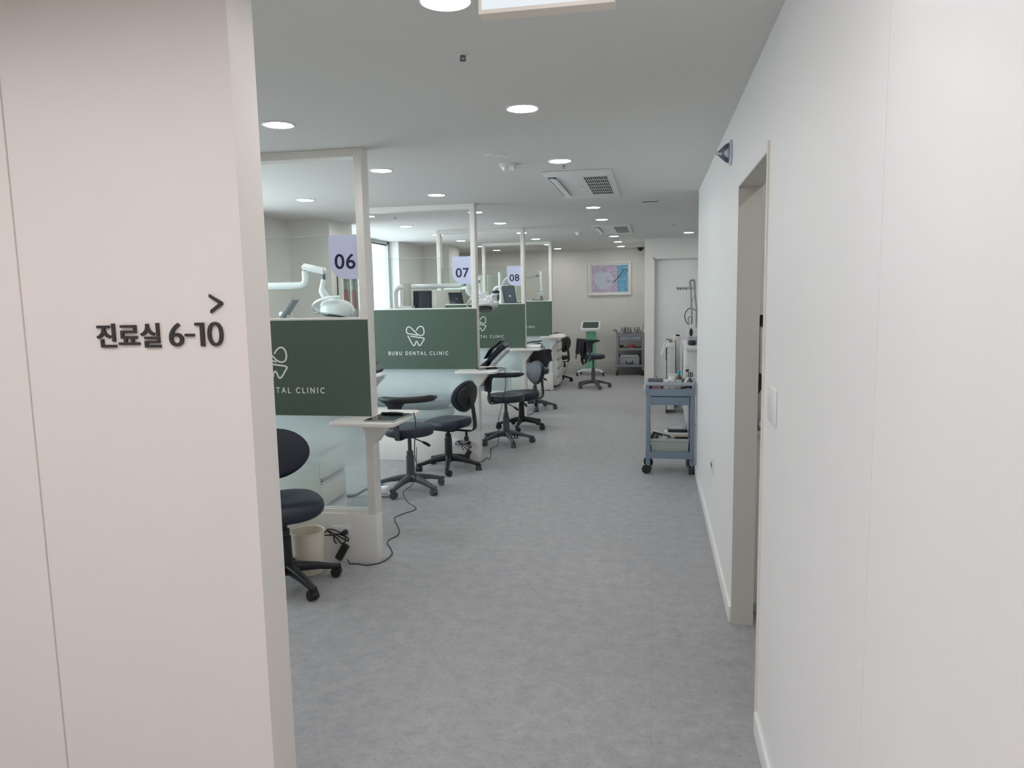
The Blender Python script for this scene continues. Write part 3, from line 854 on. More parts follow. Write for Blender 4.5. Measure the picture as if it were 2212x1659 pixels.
def arm_stool(loc, base, seat_z, arm_a, arc, label, lev, arm_h=0.235, pad_r=0.013):
    """round operator stool whose curved arm pad stands on a stem rising from the seat rim at angle arm_a."""
    t = thing('operator_stool', label, 'stool', loc, 0, 'round stools with a curved arm')
    star_base(t, base, GREYP)
    gas_column(t, seat_z - 0.085, GREYP)
    MB().lathe([(0.0, seat_z - 0.085), (0.06, seat_z - 0.085), (0.08, seat_z - 0.075), (0.08, seat_z - 0.072)], n=24).build('seat_plate', GREYP, t)
    MB().lathe([(0.0, seat_z - 0.076), (0.185, seat_z - 0.076), (0.197, seat_z - 0.07), (0.2, seat_z - 0.055), (0.2, seat_z - 0.022), (0.195, seat_z - 0.008), (0.18, seat_z - 0.002), (0.1, seat_z + 0.001), (0.0, seat_z + 0.002)], n=48).build('seat', NAVY, t)
    lever(t, seat_z - 0.1, lev)
    d = Vector((math.cos(arm_a), math.sin(arm_a), 0)); n = Vector((-d.y, d.x, 0)); zz = Vector((0, 0, 1))
    mb = MB()
    for pts in [[(0.06, seat_z - 0.09), (0.205, seat_z - 0.088), (0.222, seat_z - 0.07), (0.226, seat_z + 0.02), (0.232, seat_z + 0.10)]]:
        secs = []
        for i, (s_, z_) in enumerate(pts):
            tang = Vector((pts[min(i + 1, len(pts) - 1)][0] - pts[max(i - 1, 0)][0], pts[min(i + 1, len(pts) - 1)][1] - pts[max(i - 1, 0)][1]))
            nn = (d * -tang.y + zz * tang.x)
            secs.append((d * s_ + zz * z_, n, nn, 0.024, 0.004))
        mb.loft(secs, 12, 5)
    mb.build('arm_bracket', GREYP, t)
    hz = seat_z + arm_h
    mb = MB()
    secs = []
    for z_, hw, hd in ((seat_z + 0.05, 0.05, 0.012), (seat_z + 0.09, 0.054, 0.014), (hz - 0.09, 0.056, 0.015), (hz - 0.05, 0.06, 0.016), (hz - 0.025, 0.08, 0.017), (hz - 0.012, 0.105, 0.017)):
        secs.append((d * 0.243 + zz * z_, n, d, hw, hd))
    mb.loft(secs, 16, 4)
    st = mb.build('arm_stem', BLACKP, t)
    mb = MB()
    for sx in (-1, 1):
        for sz in (0, 1):
            c_ = d * 0.254 + n * (0.02 * sx) + zz * (seat_z + 0.07 + 0.03 * sz)
            mb.cyl(c_, c_ + d * 0.004, 0.005, n=10)
    mb.build('screw', SILV, st)
    mb = MB()
    secs = []
    N = 22
    for i in range(N + 1):
        a = arc[0] + (arc[1] - arc[0]) * i / N
        rr = 0.245
        dd = Vector((math.cos(a), math.sin(a), 0))
        en = min(1.0, 0.45 + 4.0 * min(i, N - i) / N)
        secs.append((dd * rr + zz * (hz + 0.006), dd, zz, 0.03 * en, 0.026 * en))
    mb.loft(secs, 14, 2.6)
    mb.build('arm_pad', BLACKP, t)
    return t
def task_chair(loc, base, face, seat_z, label, lev):
    """task chair on a black base: padded seat, oval back on a bent steel bar; faces the direction 'face'."""
    t = thing('task_chair', label, 'chair', loc, face, 'black task chairs with oval backs')
    star_base(t, base - face, BLACKP)
    gas_column(t, seat_z - 0.10, BLACKP)
    mb = MB(); mb.box(-0.09, 0.09, -0.06, 0.06, seat_z - 0.115, seat_z - 0.08, bev=0.008); mb.build('mechanism', BLACKP, t)
    # seat: rounded square with a dished top and falling front edge
    mb = MB(); rings = []
    n = 40
    for (sc, z_) in ((0.2, -0.085), (0.9, -0.082), (0.98, -0.065), (1.0, -0.04), (0.985, -0.018), (0.93, -0.004), (0.75, 0.002), (0.4, -0.004), (0.02, -0.008)):
        pts = []
        for k in range(n):
            a = 2 * math.pi * k / n
            ca, sa = math.cos(a), math.sin(a)
            x = 0.20 * math.copysign(abs(ca) ** 0.72, ca) * sc; y = 0.215 * math.copysign(abs(sa) ** 0.72, sa) * sc
            drop = -0.02 * max(0, (x - 0.1) / 0.1) ** 2 + 0.012 * max(0, (-x - 0.08) / 0.12)
            pts.append((x, y, seat_z + z_ + drop))
        rings.append(mb.ring(pts))
    for a, b in zip(rings, rings[1:]): mb.bridge(a, b)
    mb.cap(rings[0][::-1]); mb.cap(rings[-1])
    mb.build('seat', NAVY, t)
    bz = seat_z + 0.215
    tilt = rotm('Y', -8)
    def back(dx, th, ry, rz_, curve, flat):
        mb = MB()
        mb.sell((0, 0, 0), (th, ry, rz_), 0.75 if not flat else 0.6, 1.0, nu=36, nv=20)
        for v in mb.bm.verts:
            v.co.x += curve * (v.co.y / 0.2) ** 2
        mb.xform(at(-0.225 + dx, 0, bz) @ tilt)
        return mb
    # the padded oval is built lying on its side: x is its thickness
    def oval(th, ry, rz_, dx, name, m, parent):
        mb = MB(); rings = []
        for j in range(13):
            s_ = -1 + 2 * j / 12
            k = max(0.02, (1 - abs(s_) ** 3.0)) ** (1 / 3.0)
            if j in (0, 12): k = 0.45
            pts = []
            for i in range(36):
                a = 2 * math.pi * i / 36
                y = ry * k * math.cos(a); z_ = rz_ * k * math.sin(a)
                if z_ < 0: y *= 1 - 0.12 * (z_ / rz_) ** 2
                pts.append((th * s_ + 0.035 * (y / 0.19) ** 2, y, z_))
            rings.append(mb.ring(pts))
        for a, b in zip(rings, rings[1:]): mb.bridge(a, b)
        mb.cap(rings[0][::-1]); mb.cap(rings[-1])
        mb.xform(at(-0.225 + dx, 0, bz) @ tilt)
        return mb.build(name, m, parent, angle=60)
    oval(0.026, 0.195, 0.145, 0.012, 'backrest', NAVY, t)
    oval(0.014, 0.165, 0.12, -0.02, 'back_shell', BLACKP, t)
    mb = MB()
    pts = bend([(-0.05, 0, seat_z - 0.1), (-0.30, 0, seat_z - 0.1), (-0.285, 0, seat_z + 0.08), (-0.255, 0, bz + 0.02)], 0.07)
    secs = []
    for i, p in enumerate(pts):
        tg = (pts[min(i + 1, len(pts) - 1)] - pts[max(i - 1, 0)]).normalized()
        secs.append((p, (0, 1, 0), tg.cross(Vector((0, 1, 0))), 0.03, 0.006))
    mb.loft(secs, 12, 4)
    mb.build('back_bar', BLACKP, t)
    mb = MB(); mb.cyl((-0.2, 0, seat_z - 0.1), (-0.2, 0, seat_z - 0.16), 0.012); mb.lathe([(0.0, -0.2), (0.02, -0.195), (0.024, -0.165), (0.018, -0.155), (0, -0.155)], c=(-0.2, 0, seat_z), n=18)
    mb.build('tension_knob', BLACKP, t)
    lever(t, seat_z - 0.1, lev - face, BLACKP, 0.17)
    return t

task_chair((-2.0, 3.63, 0), R(38), R(-52), 0.50, 'black task chair at the left wall edge, in front of the nearest partition', R(200))
B = arm_stool((-1.965, 5.68, 0), R(41), 0.545, R(-97), (R(-138), R(-6)), 'grey based stool behind the nearest shelf, its curved arm toward the camera', R(-20))
task_chair((-1.85, 6.43, 0), R(-6), R(162), 0.475, 'black task chair with rear of its oval back turned to us, by the 07 partition', R(-75))
Dd = arm_stool((-1.55, 7.66, 0), R(8), 0.535, R(-128), (R(-160), R(-28)), 'grey based round stool just right of the 07 partition', R(-40), 0.222)
task_chair((-1.54, 8.55, 0), R(-20), R(217), 0.44, 'black task chair showing its padded navy back, behind the second round stool', R(-60))
Ff = arm_stool((-1.61, 10.02, 0), R(-5), 0.57, R(-60), (R(-150), R(-10)), 'round stool with a black jacket over its arm, by the 08 partition', R(-30))
Gg = arm_stool((-0.985, 12.37, 0), R(6), 0.565, R(-100), (R(-160), R(-60)), 'lone round stool in the far aisle, dark jacket hung on its arm', R(-150))
task_chair((-1.73, 13.2, 0), R(0), R(150), 0.47, 'black task chair half hidden behind the far drawer tower', R(-75))

def jacket(name, c, rad, a0, a1, z_top, drop_out, drop_in, label, seed):
    rnd = random.Random(seed)
    ph = [rnd.uniform(0, 6) for _ in range(6)]
    def fn(u, v):
        a = a0 + (a1 - a0) * u
        d = Vector((math.cos(a), math.sin(a), 0)); zz = Vector((0, 0, 1))
        w = (v - 0.5) * 2                                  # -1 outer hem, +1 inner hem
        fold = 0.014 * math.sin(u * 17 + ph[0]) + 0.008 * math.sin(u * 31 + ph[1] + v * 3)
        if abs(w) < 0.22:
            off = -w / 0.22 * 0.034; z_ = z_top + 0.004 * math.cos(w / 0.22 * 1.5)
        else:
            s_ = (abs(w) - 0.22) / 0.78
            dr = (drop_out if w < 0 else drop_in) * (1 + 0.16 * math.sin(u * 9 + ph[2]) + 0.1 * math.sin(u * 21 + ph[3]))
            off = math.copysign(0.034 + 0.02 * s_ + fold * s_ * 1.3, -w); z_ = z_top - dr * s_
        return Vector(c) + d * (rad + off) + zz * z_
    mb = MB(); mb.grid(fn, 40, 28, 0.006)
    return mb.build(name, BLACKC, None, angle=70)
j = jacket('jacket', (-1.61, 10.02, 0), 0.245, R(-128), R(-25), 0.575 + 0.265, 0.21, 0.16, '', 3)
tag(j, 'black jacket draped over the stool arm beside the 08 shelf', 'jacket', 'jackets left on stools')
j = jacket('jacket', (-0.985, 12.37, 0), 0.245, R(-166), R(-118), 0.57 + 0.265, 0.27, 0.36, '', 11)
tag(j, 'dark jacket hanging from the lone far stool', 'jacket', 'jackets left on stools')

# ------------------------------------------------------------------ floor things by the partitions
t = thing('waste_bin', 'cream plastic waste bin at the foot of the nearest partition', 'bin', (-1.978, 3.85, 0))
MB().lathe([(0.0, 0.004), (0.078, 0.0), (0.082, 0.004), (0.097, 0.246), (0.101, 0.25), (0.098, 0.254), (0.093, 0.25), (0.079, 0.012), (0.0, 0.012)], n=40).build('shell', BINC, t)
def drawers(x, Y, z1, n, label, w=0.38, d=0.5):
    t = thing('drawer_cabinet', label, 'drawer cabinet', (x, Y, 0), 0, 'white drawer cabinets in the bays')
    MB().box(-w, -0.02, 0.0, d, 0.04, z1, bev=0.002).build('carcass', FRAMEW, t)
    MB().box(-w + 0.02, -0.06, 0.02, d - 0.02, 0.0, 0.04).build('plinth', GREYP, t)
    MB().box(-0.02, -0.012, 0.006, d - 0.006, 0.05, z1 - 0.02).build('reveal', GREYP, t)
    h = (z1 - 0.06) / n
    for k in range(n):
        z0 = 0.05 + k * h
        dr = MB().box(-0.02, 0.0, 0.002, d - 0.002, z0, z0 + h - 0.045, bev=0.002).build('drawer', FRAMEW, t)
        mb = MB(); mb.prism([(0.0, z0 + h - 0.045), (-0.016, z0 + h - 0.02), (-0.016, z0 + h - 0.012), (0.004, z0 + h - 0.012), (0.004, z0 + h - 0.006), (-0.018, z0 + h - 0.006), (-0.018, z0 + h - 0.045)], 'XZ', 0.004, d - 0.004)
        mb.build('handle', PALEG, dr)
    MB().box(-w - 0.004, 0.004, -0.004, d + 0.004, z1, z1 + 0.018, bev=0.003).build('top', WHITE, t)
drawers(-2.12, 4.38, 0.80, 4, 'white drawer cabinet behind the frosted glass of the nearest partition', d=0.36)
drawers(-1.575, 12.33, 0.80, 5, 'white drawer tower beside the farthest partition shelf', d=0.55)
t = thing('foot_control', 'white foot control on the floor under the nearest stool', 'foot pedal', (-2.14, 5.52, 0), 0)
t.scale = (0.66, 0.9, 1.0)
MB().box(-0.11, 0.11, -0.09, 0.09, 0.0, 0.035, bev=0.012).build('base', GLOSSW, t)
MB().sell((0, 0, 0.035), (0.085, 0.07, 0.035), 0.6, 0.8).build('pedal', GLOSSW, t)
MB().tube(catmull([(-0.1, 0, 0.02), (-0.2, -0.03, 0.05), (-0.3, -0.12, 0.02), (-0.42, -0.12, 0.012)], 6), 0.012, 10).build('hose', mat('grey_hose', (140, 146, 152), 0.5), t)
mb = MB()
for k in range(2): mb.box(-0.09 + 0.095 * k, -0.005 + 0.095 * k, -0.105, -0.085, 0.006, 0.045, bev=0.005)
mb.build('connector', PALEG, t)
MB().box(-0.09, -0.02, 0.0, 0.06, 0.062, 0.074, bev=0.006).build('blue_button', mat('blue_button', (40, 110, 180), 0.4), t)

# ------------------------------------------------------------------ dental units
def patient_chair(Y, head, tilt, label):
    """recliner lying across the bay with its headrest at 'head' (x, z), head toward the aisle."""
    t = thing('dental_chair', label, 'dental chair', (head[0], Y, 0), 0, 'navy dental chairs in the bays')
    ca, sa = math.cos(R(tilt)), math.sin(R(tilt))
    u = Vector((ca, 0, sa)); nrm = Vector((-sa, 0, ca)); yv = Vector((0, 1, 0))
    H = Vector((0, 0, head[1]))
    def slab(s0, s1, w0, w1, off, th, name, m, k=6):
        mb = MB(); secs = []
        for i in range(k + 1):
            f = i / k
            s_ = s0 + (s1 - s0) * f
            en = min(1.0, 0.55 + 3.0 * min(f, 1 - f))
            secs.append((H + u * s_ + nrm * off, yv, nrm, (w0 + (w1 - w0) * f) * (0.85 + 0.15 * en), th * en))
        mb.loft(secs, 22, 3.2)
        return mb.build(name, m, t)
    slab(-0.84, -0.25, 0.27, 0.2, -0.03, 0.038, 'back_cushion', NAVY)
    slab(-0.84, -0.22, 0.25, 0.16, -0.085, 0.03, 'back_shell', GLOSSW)
    slab(-0.245, -0.02, 0.12, 0.13, -0.075, 0.028, 'headrest_shell', GLOSSW)
    hc = slab(-0.25, 0.0, 0.13, 0.145, -0.028, 0.034, 'headrest_cushion', NAVY)
    mb = MB(); secs = []
    for i in range(9):
        f = i / 8
        secs.append((H + u * (-0.25 + 0.26 * f) + nrm * (0.012 + 0.028 * (1 - abs(2 * f - 0.8)) + 0.02 * f * f), yv, nrm, 0.14 - 0.02 * abs(2 * f - 1), 0.009))
    mb.loft(secs, 18, 3.5)
    mb.build('headrest_flap', BLACKP, hc)
    hip = H + u * -0.86
    seat_z = max(0.46, hip.z)
    mb = MB(); mb.sell((hip.x - 0.28, 0, seat_z - 0.03), (0.33, 0.27, 0.07), 0.5, 0.6); mb.build('seat_cushion', NAVY, t)
    mb = MB(); mb.sell((hip.x - 0.78, 0, seat_z - 0.02), (0.3, 0.2, 0.06), 0.5, 0.6); mb.build('leg_rest', NAVY, t)
    mb = MB(); mb.sell((hip.x - 0.45, 0, seat_z - 0.13), (0.5, 0.24, 0.07), 0.4, 0.6); mb.build('seat_shell', GLOSSW, t)
    mb = MB(); mb.sell((hip.x - 0.4, 0, 0.24), (0.2, 0.14, 0.18), 0.4, 0.5); mb.build('lift_column', GLOSSW, t)
    mb = MB(); mb.box(hip.x - 0.85, hip.x + 0.05, -0.24, 0.24, 0.0, 0.08, bev=0.03); mb.build('floor_base', GLOSSW, t)
    mb = MB(); mb.tube(bend([(hip.x - 0.1, 0.29, seat_z - 0.1), (hip.x - 0.1, 0.31, seat_z + 0.14), (hip.x - 0.42, 0.31, seat_z + 0.16)], 0.06), 0.02, 12); mb.build('arm_rest', GLOSSW, t)
    return t
patient_chair(5.03, (-1.985, 1.105), 46, 'dental chair of bay 06, only its black headrest tip showing past the post')
patient_chair(7.45, (-1.51, 1.105), 44, 'dental chair of bay 07, navy headrest raised in front of the green panel')
patient_chair(10.3, (-1.56, 0.90), 10, 'dental chair of bay 08 laid back, navy headrest above the 08 shelf')
patient_chair(13.75, (-1.75, 0.83), 12, 'dental chair of the last bay, dark headrest by the farthest shelf')

def unit_light(Y, px, zt, ex, bar, neck, lampc, label, tilt=0, yaw=0, nod=0):
    """light of a dental unit: pole, cross tube, gooseneck bar and lamp head. px pole x, zt tube height, ex elbow x."""
    t = thing('dental_light', label, 'dental light', (px, Y, 0), 0, 'ceiling-arm style treatment lights')
    O = Vector((px, 0, 0))
    def L(p): return Vector(p) - O
    MB().tube(bend([L((px, 0, 0.02)), L((px, 0, zt)), L((ex, 0, zt)), L((ex, 0, bar[1] - 0.035))], 0.09, 8), 0.026, 18).build('pole', GLOSSW, t)
    MB().cyl(L((px, 0, 0.0)), L((px, 0, 0.05)), 0.09, 0.06, 28).build('foot', GLOSSW, t)
    mb = MB()
    MB().cyl(L((ex, 0, bar[1] - 0.05)), L((ex, 0, bar[1])), 0.016, n=14).build('swivel', DSIL, t)
    a, b = Vector((ex - 0.02, 0, bar[1])), Vector((neck[0] + 0.02, neck[2], neck[1]))
    d = (b - a).normalized(); n = Vector((0, 0, 1)).cross(d).normalized(); w = d.cross(n)
    mb = MB(); mb.loft([(L(a), n, w, 0.015, 0.012), (L(a + d * 0.012), n, w, 0.028, 0.026), (L(b - d * 0.012), n, w, 0.028, 0.03), (L(b), n, w, 0.018, 0.016)], 18, 2.4)
    mb.build('spring_arm', GLOSSW, t)
    nx, nz, ny = neck
    MB().cyl(L((nx, ny, nz - 0.02)), L((nx, ny, nz - 0.07)), 0.013, n=12).build('neck_pin', DSIL, t)
    pts = bend([(nx, ny, nz - 0.06), (nx - 0.02, ny, nz - 0.15), (nx + 0.01, ny, nz - 0.2), (lampc[0] - 0.05, ny, lampc[1] + 0.06)], 0.05)
    rs = [0.02 + 0.01 * math.sin(math.pi * min(1, i / (len(pts) - 1) * 1.1)) for i in range(len(pts))]
    MB().tube([L(p) for p in pts], rs, 16).build('neck', GLOSSW, t)
    Mx = at(*(L((lampc[0], ny, lampc[1])))) @ rotm('X', nod) @ rotm('Z', yaw) @ rotm('Y', tilt)
    mb = MB(); mb.sell((0, 0, 0), (0.13, 0.12, 0.085), 0.72, 0.85)
    for v in mb.bm.verts:
        if v.co.z < -0.045: v.co.z = -0.045 + (v.co.z + 0.045) * 0.3
    mb.xform(Mx)
    h = mb.build('lamp_head', GLOSSW, t)
    mb = MB(); mb.sell((0, 0, -0.054), (0.1, 0.085, 0.01), 0.4, 0.8); mb.xform(Mx); mb.build('lens', LENS, h)
    mb = MB(); mb.tube([Mx @ Vector((0.172 * math.cos(a) - 0.02, 0.15 * math.sin(a), 0.03 + 0.06 * math.cos(a + 0.6))) for a in [R(70) + R(230) * i / 22 for i in range(23)]], 0.009, 10, sy=1.8)
    mb.build('handle_hoop', GLOSSW, t)
    mb = MB(); mb.cyl(Mx @ Vector((0.11, 0, -0.005)), Mx @ Vector((0.155, 0, -0.012)), 0.038, 0.032, 20); mb.build('pivot', PALEG, t)
    mb = MB(); mb.tube([Mx @ Vector(p) for p in ((-0.11, -0.02, -0.03), (-0.15, -0.03, -0.05), (-0.17, -0.03, -0.05))], 0.006, 8); mb.build('handle', SILV, t)
unit_light(5.4, -3.35, 1.698, -2.672, (0, 1.842), (-2.52, 1.80, 0.0), (-2.42, 1.502), 'white dental light arched over the nearest green panel', tilt=8, nod=-12)
unit_light(8.2, -2.94, 1.705, -2.14, (0, 1.842), (-2.06, 1.80, 0.0), (-1.89, 1.485), 'white dental light past the 07 post, its head before the 08 panel', tilt=-4, nod=-24)
unit_light(11.25, -3.34, 1.705, -2.80, (0, 1.85), (-2.60, 1.835, -0.25), (-2.56, 1.53), 'dental light of bay 08 behind the 07 sign')

def monitor(name_label, loc, w, h, yaw, lean, label, face=SCREENB, hous=BLACKP):
    t = thing('monitor', label, 'monitor', loc, yaw, 'screens of the dental units')
    Mx = rotm('X', lean)
    mb = MB(); mb.box(-w / 2, w / 2, -0.012, 0.016, 0.0, h, bev=0.005); mb.xform(Mx); mb.build('housing', hous, t)
    mb = MB(); mb.box(-w / 2 + 0.012, w / 2 - 0.012, -0.0135, -0.011, 0.012, h - 0.012); mb.xform(Mx); mb.build('screen', face, t)
    mb = MB(); mb.tube(bend([(0, 0.02, h * 0.4), (0, 0.08, h * 0.35), (0, 0.08, -loc[2] + 0.02)], 0.04), 0.018, 12); mb.build('stand', GLOSSW, t)
    MB().cyl((0, 0.08, -loc[2]), (0, 0.08, -loc[2] + 0.02), 0.085, 0.08, 28).build('foot', GLOSSW, t)
    return t
monitor('', (-2.96, 5.45, 1.37), 0.30, 0.27, R(-70), -34, 'slim tilted monitor at the left edge above the nearest green panel', face=mat('lit_white_screen', (226, 232, 244), 0.2), hous=GREYC)
monitor('', (-2.55, 7.98, 1.42), 0.215, 0.235, 0, -4, 'black faced monitor above the 07 panel, turned to the camera')
monitor('', (-2.90, 10.78, 1.45), 0.22, 0.2, R(38), -22, 'small leaning monitor seen between the 08 partition posts')
monitor('', (-2.05, 10.65, 1.46), 0.2, 0.27, R(38), -18, 'leaning grey monitor right below the 08 sign', face=mat('grey_screen', (96, 108, 118), 0.15))

t = thing('suction_column', 'clear cylinder on a white base beside the black monitor', 'suction unit', (-2.68, 7.85, 0))
MB().cyl((0, 0, 0.0), (0, 0, 1.42), 0.05, n=24).build('pedestal', GLOSSW, t)
MB().box(-0.09, 0.07, -0.06, 0.06, 1.42, 1.49, bev=0.012).build('collar', PALEG, t)
MB().lathe([(0.042, 1.49), (0.045, 1.5), (0.043, 1.71), (0.048, 1.72), (0.044, 1.735), (0.0, 1.735)], n=28).build('cylinder', glass_mat('cloudy_acrylic', (225, 226, 224), 0.2, film=(226, 224, 216), film_lo=0.5, film_hi=0.5), t)
t = thing('delivery_cabinet', 'white instrument cabinet behind the black monitor of bay 07', 'cabinet', (-2.62, 8.5, 0))
MB().box(-0.2, 0.09, 0.0, 0.35, 0.05, 1.66, bev=0.01).build('carcass', FRAMEW, t)
MB().box(-0.19, 0.08, 0.01, 0.34, 0.0, 0.05).build('plinth', GREYP, t)
MB().box(-0.18, 0.07, -0.012, 0.0, 0.1, 1.3, bev=0.003).build('door', WHITE, t)
t = thing('tall_cabinet', 'tall pale cabinet standing in the next bay left of the 07 sign', 'cabinet', (-2.95, 12.45, 0))
MB().box(-0.16, 0.16, 0.0, 0.4, 0.05, 1.93, bev=0.006).build('carcass', mat('pale_green_cabinet', (222, 234, 226), 0.4), t)
MB().box(-0.14, 0.14, -0.012, 0.0, 0.1, 1.88, bev=0.003).build('door', MATS['pale_green_cabinet'], t)
MB().box(-0.10, 0.02, -0.016, -0.011, 1.50, 1.53).build('label_plate', GREYC, t)
MB().box(-0.15, 0.15, 0.02, 0.38, 0.0, 0.05).build('plinth', GREYP, t)

# x-ray arm and chairside unit of the last bay
t = thing('xray_unit', 'white jointed x-ray arm on a column above the farthest panel', 'x-ray unit', (-2.04, 13.4, 0))
MB().cyl((-0.6, 0.9, 0), (-0.6, 0.9, 1.8), 0.035, n=20).build('column', GLOSSW, t)
MB().tube(bend([(-0.6, 0.9, 1.75), (-0.6, 0.9, 1.90), (-0.05, 0, 1.92)], 0.1), 0.024, 14).build('cross_arm', GLOSSW, t)
MB().cyl((-0.06, 0, 1.92), (0.02, 0, 1.92), 0.022, n=14).build('elbow', GREYC, t)
mb = MB(); mb.loft([((0.02, 0, 2.0), (1, 0, 0), (0, 1, 0), 0.02, 0.02), ((0.02, 0, 1.98), (1, 0, 0), (0, 1, 0), 0.03, 0.025), ((0.035, 0, 1.68), (1, 0, 0), (0, 1, 0), 0.02, 0.02)], 14, 3); mb.build('drop_arm', GLOSSW, t)
MB().sell((0.035, 0, 1.655), (0.032, 0.03, 0.035)).build('joint', GLOSSW, t)
MB().box(-0.02, 0.10, -0.06, 0.06, 1.55, 1.615, bev=0.008).build('tube_head', PALEG, t)
MB().tube(catmull([(0.05, 0, 1.55), (0.02, 0, 1.52), (0.06, 0, 1.49), (0.0, 0, 1.475), (-0.10, 0, 1.485), (-0.13, 0, 1.51)], 6), 0.012, 10).build('cable', GREYC, t)
t = thing('chairside_unit', 'white chairside unit with arched arms left of the 08 sign', 'dental unit', (-2.27, 10.95, 0))
MB().cyl((0, 0, 1.2), (0, 0, 1.925), 0.022, n=16).build('pole', GLOSSW, t)
MB().tube(bend([(0.02, 0.05, 1.2), (0.02, 0.05, 1.72), (0.09, 0.05, 1.855), (0.36, 0.05, 1.87)], 0.12), 0.018, 12).build('upper_arm', GLOSSW, t)
MB().tube(bend([(-0.09, 0, 1.2), (-0.09, 0, 1.705), (0.14, 0, 1.71)], 0.07), 0.024, 14).build('lower_arm', GLOSSW, t)
MB().tube(bend([(-0.13, -0.05, 1.2), (-0.13, -0.05, 1.595), (-0.01, -0.05, 1.605)], 0.05), 0.02, 14).build('hose_arm', GLOSSW, t)
MB().cyl((0.03, -0.06, 1.2), (0.03, -0.06, 1.66), 0.028, n=20).build('instrument_post', GLOSSW, t)
MB().sell((-0.05, -0.08, 1.635), (0.055, 0.025, 0.022), 0.6, 0.7).build('camera_head', BLACKP, t)
MB().sell((-0.015, -0.08, 1.55), (0.016, 0.016, 0.05)).build('handpiece', BLACKP, t)
MB().box(-0.17, 0.10, -0.10, 0.12, 0.0, 1.22, bev=0.03).build('body', GLOSSW, t)

# ------------------------------------------------------------------ far end
t = thing('framed_picture', 'framed picture of a pale jar and dark branch on the far wall', 'picture', (-0.835, 14.69, 1.86))
w, h = 0.415, 0.322
mb = MB()
for b in ((-w, w, h - 0.028, h), (-w, w, -h, -h + 0.028), (-w, -w + 0.028, -h + 0.028, h - 0.028), (w - 0.028, w, -h + 0.028, h - 0.028)):
    mb.box(b[0], b[1], -0.045, 0.0, b[2], b[3], bev=0.002)
mb.build('frame', FRAMEW, t)
MB().box(-w + 0.02, w - 0.02, -0.02, -0.005, -h + 0.02, h - 0.02).build('mount', WHITE, t)
def mottle(name, a, b, s):
    m = mat(name, a, 0.6, var=0.0)
    nt = m.node_tree
    mx = [n for n in nt.nodes if n.type == 'MIX'][0]; no = [n for n in nt.nodes if n.type == 'TEX_NOISE'][0]
    no.inputs['Scale'].default_value = s; no.inputs['Detail'].default_value = 8; no.inputs['Roughness'].default_value = 0.8
    rp = nt.nodes.new('ShaderNodeValToRGB'); rp.color_ramp.elements[0].position = 0.42; rp.color_ramp.elements[1].position = 0.58
    nt.links.new(no.outputs['Fac'], rp.inputs[0]); nt.links.new(rp.outputs[0], mx.inputs[0])
    mx.inputs[6].default_value = lin(a); mx.inputs[7].default_value = lin(b)
    return m
x0, x1, xm, z0, z1 = -0.355, 0.355, 0.143, -0.262, 0.262
MB().box(x0, xm, -0.0225, -0.02, z0, z1).build('lilac_field', mottle('lilac_mottle', (172, 154, 182), (216, 202, 216), 34), t)
MB().box(xm, x1, -0.0225, -0.02, z0, z1).build('blue_field', mottle('blue_mottle', (84, 152, 194), (140, 196, 216), 34), t)
jar = [(-0.085, 0.165)]
for k in range(15):
    a = R(118) + R(124) * k / 14
    jar.append((-0.115 + 0.19 * math.cos(a), -0.02 + 0.17 * math.sin(a)))
jar += [(-0.18, -0.21), (-0.05, -0.21)]
for k in range(15):
    a = R(-62) + R(124) * k / 14
    jar.append((-0.115 + 0.19 * math.cos(a), -0.02 + 0.17 * math.sin(a)))
jar = jar[1:]
MB().prism(jar, 'XZ', -0.024, -0.0215).build('jar_shape', mat('pale_jar_paint', (196, 204, 220), 0.6, var=0.02), t)
mb = MB(); mb.sell((-0.115, -0.0235, 0.183), (0.08, 0.0012, 0.02)); mb.build('jar_lip', mat('jar_lip_paint', (166, 172, 190), 0.6), t)
inkm = mat('ink_branch', (34, 28, 52), 0.6)
mb = MB()
for pts, wd in (([(0.35, 0.18), (0.29, 0.17), (0.19, 0.05), (0.10, -0.05), (0.07, -0.085)], 0.012), ([(0.35, 0.15), (0.27, 0.06), (0.19, 0.0)], 0.007), ([(0.13, -0.02), (0.05, -0.06), (-0.01, -0.045), (-0.04, -0.04)], 0.006), ([(0.0, -0.05), (-0.03, -0.01), (-0.04, 0.01)], 0.004), ([(0.29, 0.19), (0.26, 0.17)], 0.006)):
    ribbon(mb, pts, wd, -0.0238, 0.001)
for (x, z_) in ((-0.045, 0.012), (-0.06, -0.03), (-0.065, -0.06), (-0.02, -0.065), (0.045, -0.085), (0.24, 0.175), (0.255, 0.15), (0.23, 0.2)):
    mb.cyl((x, -0.0238, z_), (x, -0.0248, z_), 0.008, n=10)
mb.build('branch', inkm, t)
MB().box(-w + 0.025, w - 0.025, -0.04, -0.037, -h + 0.025, h - 0.025).build('glazing', glass_mat('picture_glazing', (254, 254, 254), 0.02), t)

